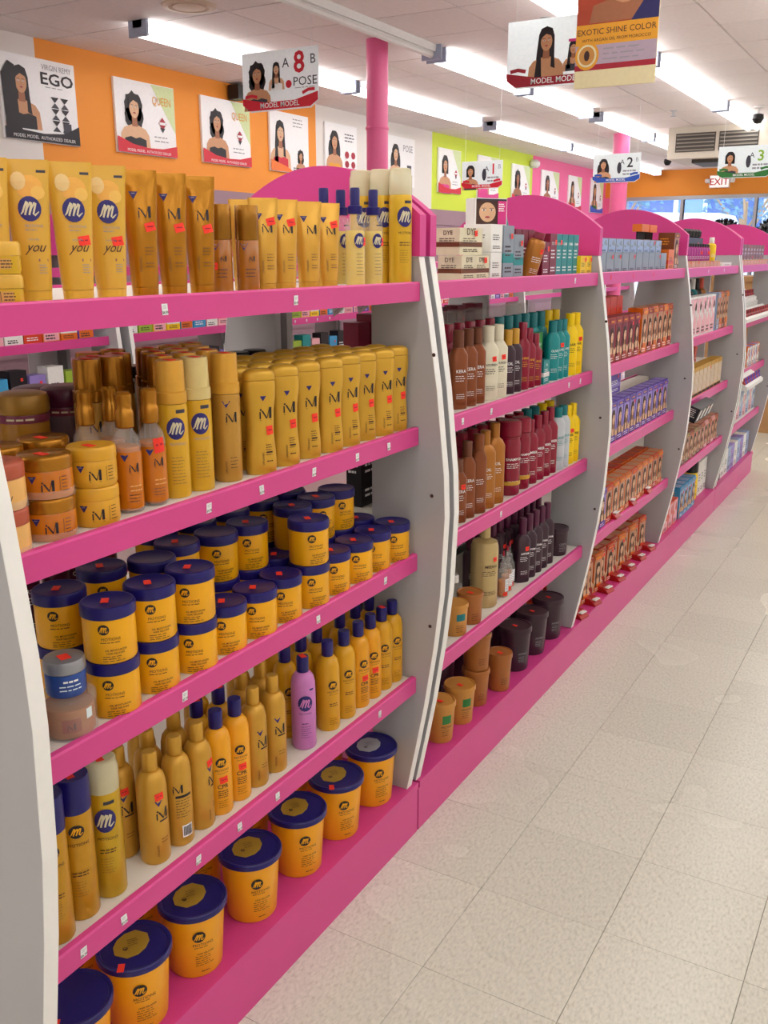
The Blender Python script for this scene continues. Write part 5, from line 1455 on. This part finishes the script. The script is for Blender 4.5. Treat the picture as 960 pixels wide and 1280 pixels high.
# third
for i, y in enumerate([2.19, 2.235, 2.29]): bt(-1.060, y, Z3, 'brown bottle', 'brownlid', .175 + .04 * (i == 2), .022, 'brown bottle', 'front row', U3_, .8, .62, 'KERA', 'white', 's')
bt(-1.055, 2.352, Z3, 'brown bottle', 'brown bottle', .225, .022, 'tall copper brown bottle', '', U3_, .8, .7, '', 'white', 's')
for i, y in enumerate([2.412, 2.478]): bt(-1.062, y, Z3, 'amber brown bottle', 'amber brown bottle', .225 + .012 * i, .029, 'amber bottle', 'front row', U3_, .82, .5, 'OIL', 'white', 's')
bt(-1.068, 2.600, Z3, 'burgundy bottle', 'burgundy bottle', .225, .036, 'large burgundy bottle with gold band', 'front row', U3_, .80, .95, 'SHAMPOO', 'white', 'r', 'gold_box')
bt(-1.066, 2.690, Z3, 'burgundy bottle', 'burgundy bottle', .222, .030, 'large burgundy bottle with gold band', 'front row', U3_, .80, .95, 'SHAMPOO', 'white', 'r', 'gold_box')
for i, y in enumerate([2.760, 2.822, 2.880, 2.936]): bt(-1.064, y, Z3, 'burgundy bottle', 'burgundy bottle', .205 + .005 * i, .025, 'small burgundy bottle', 'front row', U3_, .80, .55, 'AMBER', 'white', 's')
for i, y in enumerate([2.995, 3.046]): bt(-1.060, y, Z3, 'grey white bottle', 'tealcap', .212, .025, 'grey white bottle with teal cap', 'front row', U3_, .84, .62, 'CLEAR', 'cyan', 's')
for i, y in enumerate([3.100, 3.152]): bt(-1.060, y, Z3, 'bright yellow bottle', 'bright yellow bottle', .205, .024, 'bright yellow bottle', 'front row', U3_, .8, .5, 'HAIR', 'ink', 's')
for i in range(13):
    c = 'burgundy bottle' if i < 9 else ('grey white bottle' if i < 11 else 'bright yellow bottle')
    bt(-1.13, 2.26 + i * .070, Z3, c, 'tealcap' if 8 < i < 11 else c, .215, .027, {'b': 'burgundy bottle', 'g': 'grey white bottle'}.get(c[0], 'burgundy bottle') if c != 'bright yellow bottle' else 'bright yellow bottle', 'back row', U3_, .8, .6)
for i in range(6): bx(-1.40, 2.30 + i * .15, Z3, 'ink_box', .14, .05, .23, 'dark carton', 'rear side', U3_, shared=True)
# fourth
bt(-1.085, 2.482, Z4, 'champagne bottle', 'champagne bottle', .265, .042, 'large champagne bottle', '', U4_, .80, .36, 'MIZANI', 'brown', 'r')
for i, y in enumerate([2.575, 2.63, 2.672]): put(('nozzle_bottle',), -1.062 - .01 * i, y, Z4, A, 'applicator_bottle', 'clear applicator bottle with red tip', 'bottle', 'front row', U4_, stick=1)
put(('tub', 'brown tan tub', 'brown tan tub', .092, .037, .92), -1.062, 2.335, Z4, A, 'tub', 'small brown tub with paper label', 'tub', '', U4_, stick=1)
put(('tub', 'tan tub', 'tan tub', .092, .037, .92, '', 'tealcap'), -1.062, 2.235, Z4, A, 'tub', 'small tan tub cut by panel', 'tub', '', U4_, stick=0)
bt(-1.13, 2.37, Z4, 'clear plastic', 'white_box', .12, .025, 'clear bottle with white cap', '', U4_)
for i, y in enumerate([2.735, 2.792, 2.848, 2.902, 2.955]): bt(-1.066, y, Z4, 'dark plum plastic', 'plum plastic', .215, .025, 'dark plum bottle', 'front row', U4_, .74, .5, 'AFFIRM', 'white', 's')
put(('tub', 'dark plum plastic', 'dark plum plastic', .10, .040, .9, 'CREME'), -1.07, 3.075, Z4, A, 'tub', 'dark plum tub', 'tub', 'lower', U4_, stick=0)
put(('tub', 'dark plum plastic', 'dark plum plastic', .10, .040, .9, 'CREME'), -1.16, 3.045, Z4, A, 'tub', 'dark plum tub', 'tub', 'behind', U4_, stick=0)
for i in range(11): bt(-1.14, 2.50 + i * .056, Z4, 'dark plum plastic', 'plum plastic', .21, .023, 'dark plum bottle', 'back row', U4_, .76, .5)
for i in range(6): bx(-1.40, 2.30 + i * .15, Z4, 'ink_box', .14, .05, .22, 'dark carton', 'rear side', U4_, shared=True)
# base
TT = 'tan tub with green patch'
put(('tub', 'tan tub', 'tan tub', .122, .044, .86, 'MIZANI', 'green tube'), -1.088, 2.205, ZB, A, 'tub', TT, 'tub', 'front row', UB_, stick=1)
put(('tub', 'tan tub', 'tan tub', .118, .046, .86, 'MIZANI', 'green tube'), -1.088, 2.335, ZB, A, 'tub', TT, 'tub', 'front row', UB_, stick=1)
put(('tub', 'brown tan tub', 'brown tan tub', .118, .042, .86), -1.094, 2.462, ZB, A, 'tub', 'brown tan tub', 'tub', 'lower of stack', UB_, stick=0)
put(('tub', 'brown tan tub', 'brown tan tub', .118, .044, .86), -1.094, 2.462, ZB + .1185, A, 'tub', 'brown tan tub', 'tub', 'upper of stack', UB_, stick=1)
put(('tub', 'brown tan tub', 'brown tan tub', .126, .040, .86), -1.072, 2.594, ZB, A, 'tub', 'brown tan tub', 'tub', 'right of stack', UB_, stick=1)
for i, y in enumerate([2.770, 2.925, 3.085]): put(('tub', 'dark plum plastic', 'dark plum plastic', .152, .056, .88, 'AFFIRM'), -1.095, y, ZB, A, 'tub', 'large dark plum tub', 'tub', 'front row', UB_, stick=1)
for i in range(6): put(('tub', 'dark plum plastic', 'dark plum plastic', .152, .054, .88), -1.22, 2.30 + i * .15, ZB, A, 'tub', 'large dark plum tub', 'tub', 'in back row', UB_, True, stick=0)

for k, (y, l) in enumerate(((2.36, 'larger, left'), (2.50, 'smaller, right'))):
    c = Print(plane_map(0), .0004); c.rect(-.03, -.055, .03, 0, M_PAPER); c.lines(-.02, -.012, .04, 4, .01, .002, M_PRGREY, k, 2)
    tag(link('paper_card', c.mesh(), None, (-1.545 + .004, y, 1.385), (.35, .0, .0)), 'white paper price card hanging behind gold shampoos, %s one' % l, 'card', 'paper cards hanging at the rear')

# ------------------------------------------------------------------ third bay
V = ['%s of third bay' % s for s in ('top shelf', 'second shelf', 'third shelf', 'fourth shelf', 'base')]
for i in range(10):
    bx(-1.070, 3.275 + i * .092, Z1, 'grey_box', .088, .085, .070, 'patterned grey carton', 'lower front row', V[0], 'pattern', 'grey_box')
    bx(-1.095, 3.275 + i * .092, Z1 + .0705, 'grey_box', .088, .085, .050, 'patterned grey carton', 'upper row', V[0], 'pattern', 'ltblue_box')
bx(-1.065, 4.215, Z1, 'orange_box', .09, .08, .085, 'orange carton', '', V[0], 'lines', 'redorange')
bx(-1.065, 4.315, Z1, 'brown_box', .085, .07, .155, 'tall dark portrait carton', '', V[0], 'face', 'skin_box', 'X')
for i in range(2): put(('comb_pack',), -1.12, 4.06 + i * .125, Z1 + .125, 0, 'comb_pack', 'orange pack with black comb teeth', 'comb', '', V[0])
for i in range(2): bx(-1.12, 4.06 + i * .125, Z1, 'brown_box', .10, .06, .124, 'brown carton under comb pack', '', V[0])
for i in range(6): bx(-1.065, 3.385 + i * .082, Z2, 'rust_box', .078, .06, .170, 'dark red portrait carton', 'front row', V[1], 'face', 'maroon_box', 'X')
for i in range(6): bx(-1.14, 3.385 + i * .082, Z2, 'redorange', .078, .06, .235, 'bright red carton', 'back row', V[1], 'lines', 'rust_box')
for i in range(6): bx(-1.065, 3.905 + i * .082, Z2, 'rust_box' if i % 2 else 'orange_box', .078, .06, .185, 'orange red portrait carton', 'front row', V[1], 'face', 'skin_box', 'X')
for i in range(0): bx(-1.14, 3.905 + i * .082, Z2, 'brown_box', .078, .06, .19, 'brown carton', 'back row', V[1], shared=True)
for i in range(12): bx(-1.062, 3.37 + i * .0865, Z3, 'purple_box', .082, .06, .160, 'purple portrait carton', 'front row', V[2], 'face', 'lilac_box', 'X')
for i in range(0): bx(-1.130, 3.37 + i * .0865, Z3, 'purple_box', .082, .06, .165, 'purple carton', 'back row', V[2], 'face', 'lilac_box', 'X', shared=True)
for i in range(3): bx(-1.13, 3.42 + i * .15, Z3 + .166, 'purple_box', .14, .09, .085, 'wide purple carton', 'stacked on top', V[2], 'lines', 'lilac_box')
for i in range(3): bx(-1.060, 3.305 + i * .082, Z4, 'purple_box', .078, .06, .155, 'purple portrait carton', 'front row', V[3], 'face', 'lilac_box', 'X')
for i in range(10): bx(-1.062, 3.555 + i * .086, Z4, 'orange_box' if i % 4 else 'redorange', .080, .06, .155, 'orange portrait carton', 'front row', V[3], 'face', 'skin_box', 'X')
for r_ in (1,):
    for i in range(12): bx(-1.062 - r_ * .066, 3.36 + i * .088, Z4, 'orange_box' if i % 3 else 'redorange', .080, .06, .158, 'orange carton', 'back row', V[3], 'face', 'rust_box', 'X')
for i, y in enumerate([3.62, 3.86, 4.10]): put(('tray_tab',), -1.040 + .004, y, Z4 + .0062, 0, 'tray', 'red tray with white flap', 'tray', 'on the lip', V[3])
for i in range(7): bx(-1.128, 3.30 + i * .165, ZB, 'orange_box' if i % 3 else 'redorange', .075, .10, .165, 'orange portrait carton', 'front row', V[4], 'face', 'skin_box', 'X', rz=-.12)
for r_ in (1, 2):
    for i in range(12): bx(-1.145 - r_ * .10, 3.285 + i * .092, ZB, 'rust_box' if i % 2 else 'orange_box', .086, .09, .168, 'orange carton', 'in back rows', V[4], 'lines', 'redorange', shared=True)
for i in range(6): bx(-1.140, 3.383 + i * .165, ZB, 'rust_box', .075, .10, .168, 'rust red carton', 'front row', V[4], 'face', 'skin_box', 'X', rz=-.12)
for i in range(7): put(('tray_tab',), -1.052, 3.245 + i * .166 + .07, ZB, -.2, 'tray', 'red tray with white flap', 'tray', 'front row', V[4])

# ------------------------------------------------------------------ fourth bay
V = ['%s of fourth bay' % s for s in ('top shelf', 'second shelf', 'third shelf', 'fourth shelf', 'base')]
for i in range(11): bt(-1.085, 4.62 + i * .055, Z1, 'magenta_box', 'black plastic', .115, .020, 'magenta tube with black cap', 'front row', V[0], .88, .8, '', 'white', 's')
put(('brush_row',), -1.12, 4.98, Z1 + .145, 0, 'brush_pack', 'black bristle brush row', 'brush', 'above magenta tubes', V[0]); bx(-1.12, 4.98, Z1, 'ink_box', .34, .04, .144, 'black display card', 'behind magenta tubes', V[0])
bt(-1.08, 5.27, Z1, 'yellow_box', 'white_box', .15, .024, 'yellow bottle with white cap', '', V[0])
for i in range(10): bx(-1.045, 4.52 + i * .082, Z1 + .0, 'gold_box', .078, .022, .034, 'small gold carton', 'along the lip', V[0], 'stripes', 'pinkw_box')
bx(-1.06, 5.50, Z1, 'white_box', .22, .05, .022, 'flat white carton', '', V[0])
for i in range(6): bx(-1.065, 4.70 + i * .105, Z2, 'white_box', .10, .06, .195, 'white and pink card pack', 'front row', V[1], 'pattern', 'pinkw_box')
for i in range(4): bx(-1.065, 5.36 + i * .075, Z2, ('ltblue_box', 'orange_box', 'brown_box', 'orange_box')[i], .070, .06, .20, ('pale blue', 'orange', 'brown', 'bright orange')[i] + ' carton', 'front row', V[1], 'face', 'skin_box', 'X')
for i in range(8): bt(-1.16, 4.76 + i * .10, Z2, ('dark plum plastic', 'teal bottle', 'ink_box', 'amber brown bottle')[i % 4], ('black plastic', 'white_box', 'black plastic', 'coral_box')[i % 4], .27, .032, ('dark', 'teal', 'black', 'amber')[i % 4] + ' tall bottle', 'back row', V[1])
for i in range(9): bx(-1.062, 4.78 + i * .095, Z3, 'gold_box', .09, .06, .15, 'gold and white striped carton', 'front row', V[2], 'stripes', 'white_box')
for i in range(5): bt(-1.15, 4.80 + i * .09, Z3, 'ink_box', 'black plastic', .22, .028, 'black bottle', 'in back row', V[2], shared=True)
bx(-1.13, 5.28, Z3, 'coral_box', .04, .03, .27, 'tall thin coral carton', 'back row', V[2])
put(('box', 'ink_box', .34, .05, .075, 'stripes', 'white_box', '', ''), -.992, 4.86, Z3 - .085, 0, 'nail_kit', 'black and white striped pack hanging on lip', 'box', '', V[2], ry=.35)
for i in range(11): bx(-1.062, 4.70 + i * .087, Z4, ('olive_box', 'brown_box', 'olive_box', 'rust_box')[i % 4] if i < 6 else ('pinkw_box' if i % 2 else 'rust_box'), .082, .06, .15, ('olive carton' if i % 4 in (0, 2) else 'brown carton') if i < 6 else ('pink white carton' if i % 2 else 'rust carton'), 'front row', V[3], 'face', 'skin_box', 'X')
for i in range(4): bx(-1.095, 4.55 + i * .095, ZB, 'coral_box', .088, .08, .13 - .03 * (i < 2), 'coral carton', 'front row', V[4], 'pattern', 'pinkw_box')
for i in range(4): bx(-1.095, 4.96 + i * .09, ZB, 'blue_box', .085, .08, .17, 'sky blue carton', 'front row', V[4], 'face', 'ltblue_box', 'X')
put(('tub', 'brown tan tub', 'black plastic', .17, .06, .9), -1.21, 5.10, ZB, A, 'tub', 'orange brown tub with black lid', 'tub', 'behind blue cartons', V[4])
bt(-1.11, 5.40, ZB, 'yellow_box', 'black plastic', .25, .040, 'yellow bottle with wide black cap', '', V[4], .62, .9, '', 'ink')
for i in range(3): bx(-1.12, 5.50 + i * .07, ZB, 'white_box', .065, .08, .20, 'white paper pack', 'front row', V[4])

# ------------------------------------------------------------------ farthest bay
V = ['%s of farthest bay' % s for s in ('top shelf', 'second shelf', 'third shelf', 'fourth shelf', 'base')]
for i in range(9):
    for k in range(2): bx(-1.085, 5.86 + i * .1, Z1 + k * .061, 'brown_box', .095, .08, .060, 'brown carton', ('lower', 'upper')[k] + ' row', V[0], 'lines', '')
for i in range(10): bx(-1.042, 5.83 + i * .102, Z1, 'gold_box', .098, .018, .034, 'small gold carton', 'along the lip', V[0], 'stripes', 'pinkw_box')
put(('wall_tray', 1.0), -1.010, 6.38, Z2 + .0066, 0, 'display_tray', 'white tray of red nail polish', 'tray', 'front', V[1]); bx(-1.13, 6.38, Z2, 'white_box', 1.0, .10, .10, 'long white display carton', 'under rear tray', V[1]); put(('wall_tray', 1.0), -1.13, 6.38, Z2 + .1005, 0, 'display_tray', 'white tray of red nail polish', 'tray', 'rear raised', V[1])
for i in range(0): bx(-1.22, 5.95 + i * .11, Z2, 'white_box', .10, .05, .17, 'white carton', 'in back row', V[1], shared=True)
bt(-1.1, 5.90, Z2 + .0, 'grey white bottle', 'rust_box', .27, .03, 'grey bottle with red cap', '', V[1])
for i in range(6): bt(-1.07, 5.92 + i * .09, Z3, 'white_box', 'white_box', .15, .035, 'white bottle', 'front row', V[2], .75, .7, '', 'ink')
for i in range(5): bx(-1.065, 6.48 + i * .09, Z3, ('orange_box', 'lilac_box')[i % 2], .085, .05, .13, ('orange', 'lilac')[i % 2] + ' carton', 'front row', V[2], 'pattern', 'white_box')
put(('wall_tray', .55, 'white_box', 'purple_box'), -.968, 6.15, Z3 - .075, 0, 'display_tray', 'white tray of purple polish on lip', 'tray', '', V[2])
for i in range(10): bx(-1.065, 5.85 + i * .11, Z4, 'white_box', .10, .05, .15 + .03 * (i % 3), 'white patterned carton', 'front row', V[3], 'pattern', ('pinkw_box', 'ltblue_box')[i % 2])
for i in range(11): bx(-1.09, 5.83 + i * .105, ZB, ('olive_box', 'ink_box', 'white_box', 'ltblue_box', 'lilac_box')[i % 5 if i < 3 else 2 + i % 3], .098, .07, .16, ('olive', 'black', 'white', 'pale blue', 'lilac')[i % 5 if i < 3 else 2 + i % 3] + ' carton', 'front row', V[4], 'lines', '')
for i in range(8): bx(-1.17, 5.9 + i * .12, ZB, 'pinkw_box', .10, .06, .20, 'pink carton', 'in back row', V[4], shared=True)

# ------------------------------------------------------------------ next aisle, seen through the gaps
def far_goods(y0, y1, nm):
    pl = ['%s of %s' % (s, nm) for s in ('top shelf', 'second shelf', 'third shelf')]
    x = -1.07 + DX2
    pal = ['white_box', 'pinkw_box', 'orange_box', 'redorange', 'purple_box', 'green_box', 'limeg_box', 'grey_box', 'cream_box', 'yellow_box', 'brown_box', 'rust_box', 'blue_box', 'ltblue_box']
    cn = {'white_box': 'white', 'pinkw_box': 'pale pink', 'orange_box': 'orange', 'redorange': 'red orange', 'purple_box': 'purple', 'green_box': 'green', 'limeg_box': 'lime green', 'grey_box': 'grey', 'cream_box': 'cream', 'yellow_box': 'yellow', 'brown_box': 'brown', 'rust_box': 'rust', 'blue_box': 'blue', 'ltblue_box': 'pale blue', 'ink_box': 'black', 'teal_box': 'teal', 'lilac_box': 'lilac'}
    n = int((y1 - y0) / .105)
    k = 0
    for i in range(n):
        c = pal[(int(y0 * 10) + i // 2 * 3) % len(pal)] if y0 > 3 else ['white_box', 'white_box', 'cream_box', 'yellow_box', 'pinkw_box', 'pinkw_box', 'white_box', 'redorange', 'orange_box', 'orange_box', 'purple_box', 'purple_box'][i % 12]
        y = y0 + .06 + i * .105
        bx(x, y, Z2, c, .098, .06, .12 + .02 * (i % 3), cn[c] + ' carton', '', pl[1], 'lines' if i % 2 else 'pattern', ('white_box', 'orange_box', 'pinkw_box')[i % 3])
        if y0 > 6: continue
        c3 = ['white_box', 'limeg_box', 'teal_box', 'pinkw_box', 'ink_box', 'blue_box', 'ink_box', 'lilac_box'][i % 8]
        bx(x, y, Z3, c3, .09, .07, .20 - .03 * (i % 2), cn[c3] + ' carton', '', pl[2], 'lines', ('ink_box', 'coral_box')[i % 2])
far_goods(2.14, 3.375, 'left next-aisle bay')
far_goods(3.485, 4.715, 'middle next-aisle bay')
far_goods(4.825, 6.055, 'right next-aisle bay')
far_goods(6.12, 8.6, 'far next-aisle run')

# ------------------------------------------------------------------ far end: counter with wigs
ct_ = empty('display_counter', (-1.35, 8.9, 0)); tag(ct_, 'tan counter beyond the shelving end carrying the wigs', 'counter')
link('body', MB().box(-.55, .70, -.25, .25, 0, 1.28, M_WOOD).mesh('c', .5), ct_); link('top', MB().box(-.58, .73, -.28, .28, 1.28, 1.32, M_WOOD).mesh('c', .5), ct_)
for i, x in enumerate((-1.74, -1.33)):
    w = empty('mannequin_head', (x, 8.85, 1.32)); tag(w, 'fluffy black wig on a stand, %s of two on the counter' % ('left' if i == 0 else 'right'), 'wig', 'wigs on the counter')
    link('stand', MB().lathe([(.07, 0), (.06, .02), (.035, .05), (.035, .14), (.06, .18), (.085, .26), (.08, .34), (.03, .40)], M_SKIND, 18).mesh('s'), w)
    hb = MB(); rnd = random.Random(i)
    hb.lathe([(.06, .18), (.13, .20), (.16, .27), (.15, .36), (.10, .43), (.02, .455)], M_BLACK, 22)
    for _ in range(260):
        a, e = rnd.uniform(0, 2 * PI), rnd.uniform(-.3, 1.4)
        c = Vector((.135 * math.cos(a) * math.cos(e), .135 * math.sin(a) * math.cos(e), .30 + .14 * math.sin(e)))
        d = (c - Vector((0, 0, .28))).normalized() * .045
        s = Vector((rnd.uniform(-1, 1), rnd.uniform(-1, 1), rnd.uniform(-1, 1))) * .014
        hb.add([c - s, c + s, c + d + s * .4, c + d - s * .4], [(0, 1, 2, 3)], M_BLACK)
    link('wig', hb.mesh('w', .8), w)

tag(link('price_dot', MB().lathe([(.009, 0), (.009, .0006)], M_STICK, 14).mesh('d'), None, (-.395, 3.62, .0003)), 'small round orange price sticker lying on the floor', 'sticker')
label_all()
